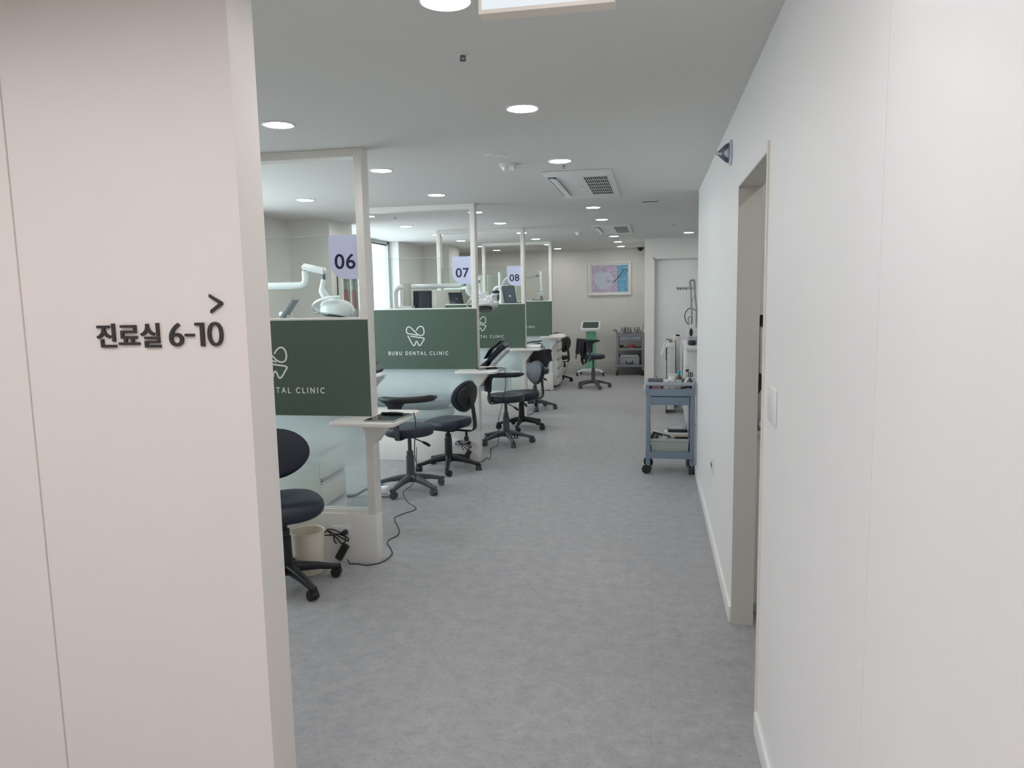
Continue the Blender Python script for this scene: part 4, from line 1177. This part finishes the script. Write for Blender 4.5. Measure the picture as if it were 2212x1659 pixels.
t = thing('scanner_stand', 'scanner stand with sea green column and tilted screen by the far wall', 'scanner', (-1.18, 14.25, 0))
MB().box(-0.09, 0.10, -0.02, 0.03, 0.12, 0.88, bev=0.008).build('column', GLASSG, t)
mb = MB(); mb.prism([(-0.14, 0.86), (-0.14, 0.90), (0.10, 1.04), (0.12, 1.03), (0.12, 0.88)], 'YZ', -0.18, 0.18); hd = mb.build('console', GLOSSW, t)
mb = MB(); mb.box(-0.15, 0.15, -0.10, 0.11, 0.0, 0.003); mb.xform(at(0, -0.02, 0.972) @ rotm('X', 30.3)); mb.build('screen', mat('green_grey_screen', (58, 72, 68), 0.15), hd)
mb = MB()
for sx in (-1, 1): mb.tube(bend([(0, 0.0, 0.10), (sx * 0.20, -0.10, 0.09), (sx * 0.25, -0.15, 0.06)], 0.05), 0.022, 12)
for sx in (-1, 1): mb.tube(bend([(0, 0.0, 0.10), (sx * 0.18, 0.14, 0.09), (sx * 0.21, 0.18, 0.06)], 0.05), 0.022, 12)
mb.box(-0.12, 0.13, -0.06, 0.06, 0.06, 0.13, bev=0.01)
mb.build('base', GLOSSW, t)
for x, y in ((-0.25, -0.16), (0.25, -0.16), (-0.21, 0.18), (0.21, 0.18)):
    mb = MB(); mb.cyl((x - 0.014, y, 0.038), (x + 0.014, y, 0.038), 0.038, n=20); c = mb.build('caster', BLACKP, t)

# grey three-tier trolley
def tray(mb, x0, x1, y0, y1, z0, z1, t_=0.012):
    mb.box(x0, x1, y0, y1, z0, z0 + t_)
    mb.box(x0, x1, y0, y0 + t_, z0 + t_, z1); mb.box(x0, x1, y1 - t_, y1, z0 + t_, z1)
    mb.box(x0, x0 + t_, y0 + t_, y1 - t_, z0 + t_, z1); mb.box(x1 - t_, x1, y0 + t_, y1 - t_, z0 + t_, z1)
t = thing('trolley', 'grey three tier trolley of pliers and a silver case by the far wall', 'trolley', (-0.42, 14.2, 0))
for x in (-0.245, 0.235):
    for y in (0.02, 0.36):
        MB().box(x - 0.022, x + 0.022, y - 0.018, y + 0.018, 0.1, 0.76, bev=0.006).build('leg', GREYC, t)
        mb = MB(); mb.cyl((x - 0.03, y, 0.045), (x + 0.005, y, 0.045), 0.045, n=20); mb.lathe([(0.012, 0.06), (0.012, 0.11)], c=(x, y, 0), n=12)
        c = mb.build('caster', BLACKP, t)
for z_, nm in ((0.165, 'shelf'), (0.485, 'shelf'), (0.755, 'shelf')):
    mb = MB(); tray(mb, -0.27, 0.26, 0.0, 0.38, z_, z_ + 0.045, 0.014); mb.build(nm, GREYC, t)
d = MB().box(-0.21, 0.20, 0.0, 0.34, 0.665, 0.752, bev=0.012).build('drawer', mat('blue_grey_drawer', (150, 158, 172), 0.4), t)
MB().box(-0.05, 0.05, -0.004, 0.002, 0.71, 0.745, bev=0.002).build('pull', GREYC, d)
MB().tube(bend([(-0.26, 0.03, 0.78), (-0.27, 0.03, 0.85), (-0.33, 0.03, 0.87), (-0.33, 0.35, 0.87), (-0.27, 0.35, 0.85), (-0.26, 0.35, 0.78)], 0.04), 0.014, 12).build('push_handle', GREYC, t)
t = thing('instrument_case', 'silver case with black corners on the bottom shelf of the grey trolley', 'case', (-0.44, 14.24, 0.18))
MB().box(-0.19, 0.19, 0.0, 0.26, 0.0, 0.215, bev=0.006).build('body', mat('silver_case_sheet', (168, 172, 178), 0.35, metal=0.3), t)
mb = MB()
for x in (-0.19, 0.19):
    for z_ in (0.0, 0.215): mb.box(x - 0.022, x + 0.022, -0.006, 0.03, z_ - (0.0 if z_ == 0 else 0.03), z_ + (0.03 if z_ == 0 else 0.004))
mb.build('corner', BLACKP, t)
MB().tube(bend([(-0.06, -0.005, 0.10), (-0.06, -0.03, 0.05), (0.06, -0.03, 0.05), (0.06, -0.005, 0.10)], 0.02), 0.009, 10).build('handle', BLACKP, t)
MB().box(-0.19, 0.19, -0.004, 0.26, 0.16, 0.168).build('seam', DSIL, t)
t = thing('red_box', 'red tin on the middle shelf of the grey trolley', 'tin', (-0.40, 14.3, 0.499))
MB().lathe([(0.055, 0), (0.06, 0.01), (0.058, 0.055), (0.062, 0.058), (0.062, 0.082), (0.0, 0.086)], n=28).build('body', RED, t)
t = thing('dark_jar', 'dark jar at the left of the trolley middle shelf', 'jar', (-0.59, 14.26, 0.499))
MB().lathe([(0.04, 0), (0.045, 0.01), (0.03, 0.04), (0.045, 0.07), (0.045, 0.085), (0, 0.085)], n=24).build('body', mat('dark_amber', (70, 60, 52), 0.3), t)
t = thing('black_folder', 'black folder lying on the right of the trolley middle shelf', 'folder', (-0.27, 14.2, 0.499))
MB().box(-0.07, 0.08, 0.02, 0.24, 0.0, 0.035, bev=0.004).build('cover', BLACKP, t)
PLIER = mat('plier_steel', (128, 131, 136), 0.35, metal=0.5)
def pliers(x, y, ang, lean, label):
    t = thing('pliers', label, 'pliers', (x, y, 0.771), ang, 'steel pliers racked on the grey trolley')
    for s in (-1, 1):
        mb = MB(); mb.tube(catmull([(s * 0.030, 0, 0.0), (s * 0.034, 0, 0.03), (s * 0.012, lean * 0.3, 0.085), (s * -0.003, lean * 0.5, 0.11), (s * -0.004, lean * 0.8, 0.15)], 5), 0.0085, 8); mb.build('handle', PLIER, t)
    MB().sell((0, lean * 0.55, 0.11), (0.015, 0.010, 0.017)).build('joint', PLIER, t)
k = 0
PW = ['leftmost', 'second from the left', 'third from the left', 'fourth from the left', 'fifth from the left', 'sixth from the left', 'seventh from the left', 'eighth from the left', 'rightmost']
for x, y, a, l in ((-0.585, 14.24, 0.2, 0.02), (-0.545, 14.32, 1.2, 0.0), (-0.52, 14.26, 0.6, -0.02), (-0.475, 14.34, 1.4, 0.0), (-0.455, 14.25, 0.3, 0.02), (-0.415, 14.3, 1.0, 0.01), (-0.34, 14.27, 0.2, 0.03), (-0.30, 14.31, 0.9, -0.02), (-0.245, 14.26, 0.5, 0.03)):
    pliers(x, y, a, l, 'steel pliers standing on the grey trolley top, %s' % PW[k]); k += 1
def probe(x, y, dx, h, label):
    t = thing('probe', label, 'dental instrument', (x, y, 0.771), 0, 'upright probes on the grey trolley')
    mb = MB(); mb.tube([(0, 0, 0), (dx * 0.6, 0, h * 0.6), (dx, 0, h)], [0.004, 0.004, 0.0015], 8); mb.build('shaft', DSIL, t)
probe(-0.50, 14.22, 0.0, 0.2, 'tall thin steel probe upright among the left pliers')
probe(-0.53, 14.35, -0.01, 0.18, 'thin steel probe just behind the leftmost pliers')
probe(-0.22, 14.3, 0.06, 0.26, 'long thin probe leaning out at the right end of the grey trolley')

# ------------------------------------------------------------------ blue cart
t = thing('utility_cart', 'blue grey plastic utility cart against the right wall end', 'cart', (0.15, 6.45, 0))
X0, X1, D = -0.208, 0.212, 0.32
for x in (X0 + 0.022, X1 - 0.022):
    for y in (0.022, D - 0.022):
        MB().box(x - 0.019, x + 0.019, y - 0.019, y + 0.019, 0.085, 0.70, bev=0.008).build('leg', BLUEC, t)
        MB().cyl((x, y, 0.05), (x, y, 0.14), 0.017, n=16).build('leg_ferrule', BLUEL, t)
k = 0
for x, y, a in ((X0 + 0.01, 0.02, 80), (X1 - 0.025, 0.022, 0), (X0 + 0.022, D - 0.022, 40), (X1 - 0.025, D - 0.022, 20)):
    mb = MB(); Mx = at(x, y, 0.04) @ rotm('Z', a)
    for s in (-1, 1): mb.cyl(Mx @ Vector((s * 0.004, 0, 0)), Mx @ Vector((s * 0.022, 0, 0)), 0.04, n=24)
    mb.build('caster', BLACKP, t)
mb = MB(); tray(mb, X0, X1, 0.0, D, 0.138, 0.2, 0.01); mb.build('bottom_shelf', BLUEC, t)
mb = MB()
mb.box(X0, X1, 0.0, D, 0.692, 0.702)
mb.box(X0, X1, 0.0, 0.012, 0.702, 0.757); mb.box(X0, X1, D - 0.012, D, 0.702, 0.79)
mb.box(X0, X0 + 0.012, 0.012, D - 0.012, 0.702, 0.79); mb.box(X1 - 0.012, X1, 0.012, D - 0.012, 0.702, 0.79)
mb.build('tray', BLUEC, t)
for a, b in ((X0 - 0.002, X0 + 0.03), (X1 - 0.03, X1 + 0.002)):
    MB().box(a, b, -0.002, 0.03, 0.695, 0.79, bev=0.006).build('tray_corner', BLUEC, t)
def rim_ring(x0, x1, y0, y1, z_, w_, h_, name, m, parent, rad=0.03):
    pts = bend([((x0 + x1) / 2, y0, z_), (x1, y0, z_), (x1, y1, z_), (x0, y1, z_), (x0, y0, z_), ((x0 + x1) / 2 - 0.0001, y0, z_)], rad)
    mb = MB(); secs = []
    for i, p in enumerate(pts):
        tg = (pts[min(i + 1, len(pts) - 1)] - pts[max(i - 1, 0)]).normalized()
        secs.append((p, tg.cross(Vector((0, 0, 1))), (0, 0, 1), w_, h_))
    mb.loft(secs, 12, 3.2)
    return mb.build(name, m, parent)
rim_ring(X0 + 0.006, X1 - 0.006, 0.006, D - 0.006, 0.7985, 0.015, 0.0165, 'rim', BLUEL, t)
MB().box(X0 + 0.045, X1 - 0.045, 0.01, D - 0.02, 0.612, 0.685, bev=0.006).build('drawer', BLUEC, t)
TZ = 0.702
def put(name, label, cat, x, y, z_=TZ, rz=0, group=None): return thing(name, label, cat, (x, y, z_), rz, group)
t = put('bur_rack', 'low rack of dark burs at the left of the blue cart top', 'bur rack', 0.025, 6.60, TZ)
MB().box(-0.065, 0.065, -0.03, 0.03, 0.0, 0.108, bev=0.004).build('block', GREYP, t)
for k in range(9):
    x = -0.055 + k * 0.0135
    MB().cyl((x, -0.01 + 0.012 * (k % 2), 0.106), (x, -0.01 + 0.012 * (k % 2), 0.125 + 0.012 * random.random() + (0.018 if k == 5 else 0)), 0.0045, 0.003, 8).build('bur', DSIL, t)
t = put('pink_box', 'salmon coloured box inside the front slot of the blue cart', 'box', 0.035, 6.50)
MB().box(-0.04, 0.04, -0.02, 0.02, 0.022, 0.085, bev=0.003).build('lid', SALM, t)
MB().box(-0.038, 0.038, -0.019, 0.019, 0.0, 0.06, bev=0.003).build('base', BLACKP, t)
t = put('mould_tray', 'beige dental mould tray in the cart slot, middle', 'dental mould', 0.165, 6.50)
MB().box(-0.05, 0.06, -0.025, 0.02, 0.0, 0.045, bev=0.006).build('base', BEIGE, t)
for k in range(6):
    MB().sell((-0.04 + k * 0.013, -0.012, 0.056), (0.006, 0.007, 0.018)).build('tooth', mat('ivory', (226, 218, 190), 0.4), t)
t = put('coiled_cable', 'coiled black cable in the right of the cart slot', 'cable', 0.285, 6.52)
mb = MB(); mb.tube(catmull([(-0.06, 0, 0.006), (-0.04, 0, 0.05), (0.02, 0, 0.07), (0.05, 0.01, 0.05), (0.05, 0.03, 0.01), (-0.02, 0.03, 0.02), (-0.045, 0.01, 0.045), (0.0, -0.01, 0.062), (0.045, 0, 0.08), (0.055, 0.02, 0.1), (0.03, 0.06, 0.125), (-0.01, 0.06, 0.12)], 6), 0.006, 8); mb.build('lead', BLACKR, t)
t = put('white_jar', 'small white lidded jar on the cart left of the brown bottle', 'jar', 0.166, 6.57)
MB().lathe([(0.022, 0), (0.024, 0.004), (0.024, 0.11), (0, 0.11)], n=24).build('body', WHITE, t)
MB().lathe([(0.026, 0.108), (0.026, 0.145), (0.023, 0.148), (0, 0.148)], n=24).build('lid', OUTLW, t)
t = put('white_box', 'flat white box beside the small jar on the cart', 'box', 0.118, 6.57)
MB().box(-0.025, 0.022, -0.03, 0.03, 0.0, 0.122, bev=0.003).build('carton', WHITE, t)
t = put('clear_case', 'clear flat case behind the white jar on the cart', 'case', 0.19, 6.70)
MB().box(-0.05, 0.03, -0.04, 0.04, 0.0, 0.155, bev=0.004).build('shell', PALEG, t)
t = put('brown_bottle', 'brown bottle with a turquoise cap on the blue cart', 'bottle', 0.228, 6.58)
MB().lathe([(0.021, 0), (0.024, 0.004), (0.024, 0.13), (0.012, 0.165), (0.011, 0.175), (0, 0.175)], n=28).build('body', BROWN, t)
MB().lathe([(0.0245, 0.03), (0.0247, 0.031), (0.0247, 0.122), (0.0245, 0.123)], n=28, hollow=True).build('label_band', mat('pale_label', (206, 212, 204), 0.5, var=0.25, scale=90), t)
MB().lathe([(0.0145, 0.165), (0.0145, 0.198), (0.0125, 0.2), (0, 0.2)], n=24).build('cap', TEAL, t)
t = put('white_dispenser', 'tall pale dispenser with dark label at the right of the cart', 'dispenser', 0.303, 6.66)
MB().box(-0.022, 0.018, -0.02, 0.02, 0.0, 0.24, bev=0.005).build('body', mat('off_white_shell', (214, 208, 200), 0.4), t)
MB().box(-0.015, 0.012, -0.0215, -0.019, 0.185, 0.205).build('dark_label', BLACKP, t)
t = put('scissors', 'dark handled scissors standing in the cart behind the white tape roll', 'scissors', 0.327, 6.58)
for s in (-1, 1):
    mb = MB(); mb.tube([(s * 0.008 + 0.011 * math.cos(a), 0, 0.165 + 0.018 * math.sin(a)) for a in [k * math.pi / 8 for k in range(17)]], 0.004, 8); mb.build('handle', BLACKP, t)
    mb = MB(); mb.tube([(s * 0.006, 0, 0.148), (-s * 0.006, 0, 0.0)], [0.006, 0.003], 8); mb.build('blade', SILV, t)
t = put('tape_roll', 'white tape dispenser lying at the right front of the cart top', 'tape', 0.302, 6.56)
mb = MB(); mb.tube([(-0.03, -0.02, 0.0), (-0.028, -0.02, 0.08), (-0.012, -0.02, 0.125), (0.006, -0.02, 0.138)], [0.012, 0.013, 0.012, 0.008], 12); mb.build('shell', OUTLW, t)

t = put('storage_tub', 'grey green plastic tub on the bottom shelf of the cart', 'tub', 0.15, 6.475, 0.148)
def tub(mb, w0, w1, d, h, th):
    def ring(wx, y0, y1, z_): return mb.ring([(-wx, y0, z_), (wx, y0, z_), (wx, y1, z_), (-wx, y1, z_)])
    a = ring(w0, 0.006, d - 0.006, 0); b = ring(w1, 0, d, h); c = ring(w1 - th, th, d - th, h); e = ring(w0 - th, th + 0.006, d - th - 0.006, th)
    mb.bridge(a, b); mb.bridge(b, c); mb.bridge(c, e); mb.cap(a[::-1]); mb.cap(e)
mb = MB(); tub(mb, 0.152, 0.165, 0.24, 0.16, 0.006); mb.build('shell', TUB, t)
rim_ring(-0.166, 0.166, 0.0, 0.24, 0.150, 0.005, 0.014, 'rim', TUB, t, 0.01)
t = put('dental_loupe_case', 'black and silver box resting above the tub at the right', 'box', 0.22, 6.60, 0.352)
MB().box(-0.085, 0.085, -0.03, 0.09, 0.0, 0.022, bev=0.004).build('base', BLACKP, t)
MB().box(-0.083, 0.083, -0.026, 0.088, 0.022, 0.05, bev=0.005).build('lid', SILV, t)
t = put('plaster_board', 'pale board lying under the black and silver box', 'board', 0.22, 6.60, 0.314)
MB().box(-0.12, 0.095, -0.035, 0.11, 0.0, 0.016, bev=0.002).build('sheet', BEIGE, t)
MB().box(-0.115, 0.095, -0.03, 0.11, 0.019, 0.036, bev=0.002).build('upper_sheet', OUTLW, t)
t = put('handset_cradle', 'tilted white and black slab leaning over the tub', 'device', 0.085, 6.53, 0.345)
mb = MB(); mb.box(-0.09, 0.09, -0.02, 0.06, -0.006, 0.012, bev=0.004); mb.xform(rotm('Y', 13)); mb.build('case', PALEG, t)
mb = MB(); mb.box(-0.086, 0.07, -0.023, -0.018, -0.006, 0.006); mb.xform(rotm('Y', 13)); mb.build('slot', BLACKP, t)
t = put('white_handpiece', 'white curved handpiece lying in the tub', 'handpiece', 0.12, 6.55, 0.27)
mb = MB(); mb.sell((-0.02, 0, 0.045), (0.042, 0.03, 0.035), 0.6, 0.7); mb.build('head', OUTLW, t)
mb = MB(); mb.tube(catmull([(0.0, 0, 0.02), (0.04, 0, 0.025), (0.07, 0, 0.055)], 5), [0.014] * 10 + [0.016], 12); mb.build('grip', OUTLW, t)
t = put('bundled_lead', 'bundled black lead spilling at the left of the tub', 'cable', 0.02, 6.51, 0.26)
mb = MB(); mb.tube(catmull([(-0.01, 0, 0.0), (-0.03, 0, 0.06), (0.0, 0, 0.10), (0.025, 0, 0.08), (0.0, 0, 0.02), (-0.02, 0.01, 0.06), (0.01, 0.01, 0.09), (0.05, 0.01, 0.075), (0.08, 0.02, 0.045)], 6), 0.005, 8); mb.build('lead', BLACKR, t)

# ------------------------------------------------------------------ counter behind the cart
t = thing('counter', 'white counter end beyond the blue cart', 'counter', (0.39, 8.97, 0))
MB().box(0.012, 1.6, 0.03, 1.25, 0.0, 0.885, bev=0.002).build('carcass', mat('counter_laminate', (226, 228, 226), 0.4), t)
MB().box(0.0, 1.65, 0.0, 1.27, 0.885, 0.93, bev=0.004).build('worktop', WHITE, t)
mb = MB(); mb.box(0.0, 0.012, 0.1, 0.65, 0.08, 0.86, bev=0.002); mb.box(0.0, 0.012, 0.66, 1.2, 0.08, 0.86, bev=0.002); mb.build('side_panel', WHITE, t)
t = thing('end_panel', 'narrow white upright panel at the far end of the counter', 'panel', (0.34, 10.28, 0))
MB().box(-0.03, 0.03, 0.0, 0.35, 0.0, 0.985, bev=0.003).build('board', WHITE, t)
MB().box(-0.055, 0.032, -0.01, 0.36, 0.93, 0.985, bev=0.003).build('cap', WHITE, t)
t = thing('flat_carton', 'tan flat carton leaning between the tower and the counter', 'carton', (0.262, 10.22, 0))
MB().box(-0.025, 0.02, 0.0, 0.4, 0.0, 0.93, bev=0.003).build('sheet', TAN, t)
MB().box(-0.02, 0.0, -0.002, 0.0, 0.70, 0.73).build('printed_mark', mat('brown_print', (90, 66, 40), 0.6), t)
MB().box(-0.022, -0.002, -0.002, 0.0, 0.655, 0.69).build('printed_mark', mat('ochre_print', (190, 140, 70), 0.6), t)
t = thing('equipment_tower', 'pale grey equipment tower with a white handset on its side', 'equipment', (0.225, 9.75, 0))
MB().box(-0.042, 0.05, 0.0, 0.36, 0.05, 0.862, bev=0.006).build('cabinet', PALEG, t)
MB().box(-0.052, -0.042, 0.01, 0.35, 0.0, 0.862).build('edge_post', BLACKP, t)
MB().box(-0.06, -0.052, 0.0, 0.02, 0.05, 0.70).build('side_rail', OUTLW, t)
MB().cyl((-0.02, -0.003, 0.80), (-0.02, 0.002, 0.80), 0.006, n=12).build('badge', GREYP, t)
MB().cyl((0.0, -0.003, 0.60), (0.0, 0.001, 0.60), 0.006, n=12).build('knob', GREYC, t)
MB().box(-0.06, 0.045, 0.02, 0.2, 0.862, 0.925, bev=0.012).build('control_head', OUTLW, t)
mb = MB(); mb.tube(bend([(-0.04, 0.05, 0.93), (-0.07, 0.03, 0.92), (-0.115, 0.0, 0.79), (-0.105, 0.0, 0.77), (-0.06, 0.02, 0.88)], 0.015), 0.010, 10); mb.build('handset', OUTLW, t)
MB().cyl((0.0, 0.1, 0.925), (0.0, 0.1, 0.955), 0.02, n=14).build('dial', GREYC, t)
MB().tube([(0.02, 0.1, 0.955), (-0.05, 0.08, 0.975)], 0.006, 8).build('pointer_rod', BLACKP, t)
t = thing('slanted_lid', 'grey slanted lid at the back of the counter', 'lid', (0.62, 10.05, 0.93))
mb = MB(); mb.box(-0.16, 0.12, 0.0, 0.12, 0.05, 0.062, bev=0.003); mb.xform(rotm('Y', -22)); mb.build('panel', GREYC, t)
mb = MB(); mb.box(-0.06, 0.1, 0.02, 0.10, 0.0, 0.075); mb.build('base', PALEG, t)
# jointed lamp with console on the counter
t = thing('bench_console', 'white console with a black oval grip on the counter', 'console', (0.46, 9.3, 0.93))
MB().box(-0.05, 0.07, -0.04, 0.1, 0.10, 0.22, bev=0.01).build('body', GLOSSW, t)
MB().sell((0.0, -0.045, 0.16), (0.02, 0.012, 0.05)).build('grip', BLACKP, t)
MB().sell((0.015, 0.0, 0.03), (0.05, 0.07, 0.03), 0.5).build('foot', BLACKP, t)
MB().box(-0.045, 0.06, -0.02, 0.08, 0.055, 0.105, bev=0.01).build('neck', PALEG, t)
t = thing('arm_lamp', 'jointed grey spring arm lamp rising from the counter', 'lamp', (0.455, 9.48, 0.93))
ge = mat('grey_enamel', (168, 168, 164), 0.35)
MB().cyl((0.03, 0, 0), (0.03, 0, 0.03), 0.06, n=24).build('foot', ge, t)
MB().cyl((0.075, 0, 0.02), (0.08, 0, 0.42), 0.012, n=12).build('lower_post', ge, t)
MB().tube([(0.08, 0, 0.42), (0.045, 0, 0.76)], 0.011, 10).build('lower_arm', ge, t)
MB().tube([(0.005, 0, 0.76), (0.022, 0, 0.38), (0.028, 0, 0.33)], 0.011, 10).build('upper_arm', ge, t)
mb = MB(); mb.tube(bend([(0.0, 0, 0.70), (-0.005, 0, 0.79), (0.05, 0, 0.80), (0.055, 0, 0.70)], 0.025), 0.014, 12); mb.build('hinge', ge, t)
MB().tube([(0.05, 0, 0.60), (0.015, 0, 0.50)], 0.003, 6).build('spring', DSIL, t)
mb = MB(); mb.tube(bend([(0.03, 0, 0.34), (-0.02, 0, 0.34), (-0.012, 0, 0.24)], 0.02), 0.010, 10); mb.build('lamp_bracket', ge, t)
mb = MB(); mb.tube(catmull([(0.07, 0, 0.42), (0.0, 0, 0.45), (-0.06, 0, 0.38), (-0.05, 0, 0.29), (-0.02, 0, 0.25)], 6), 0.005, 8); mb.build('cable', BLACKR, t)
MB().tube([(0.03, 0.005, 0.40), (0.022, 0.005, 0.25)], 0.006, 8).build('cable_tail', BLACKR, t)
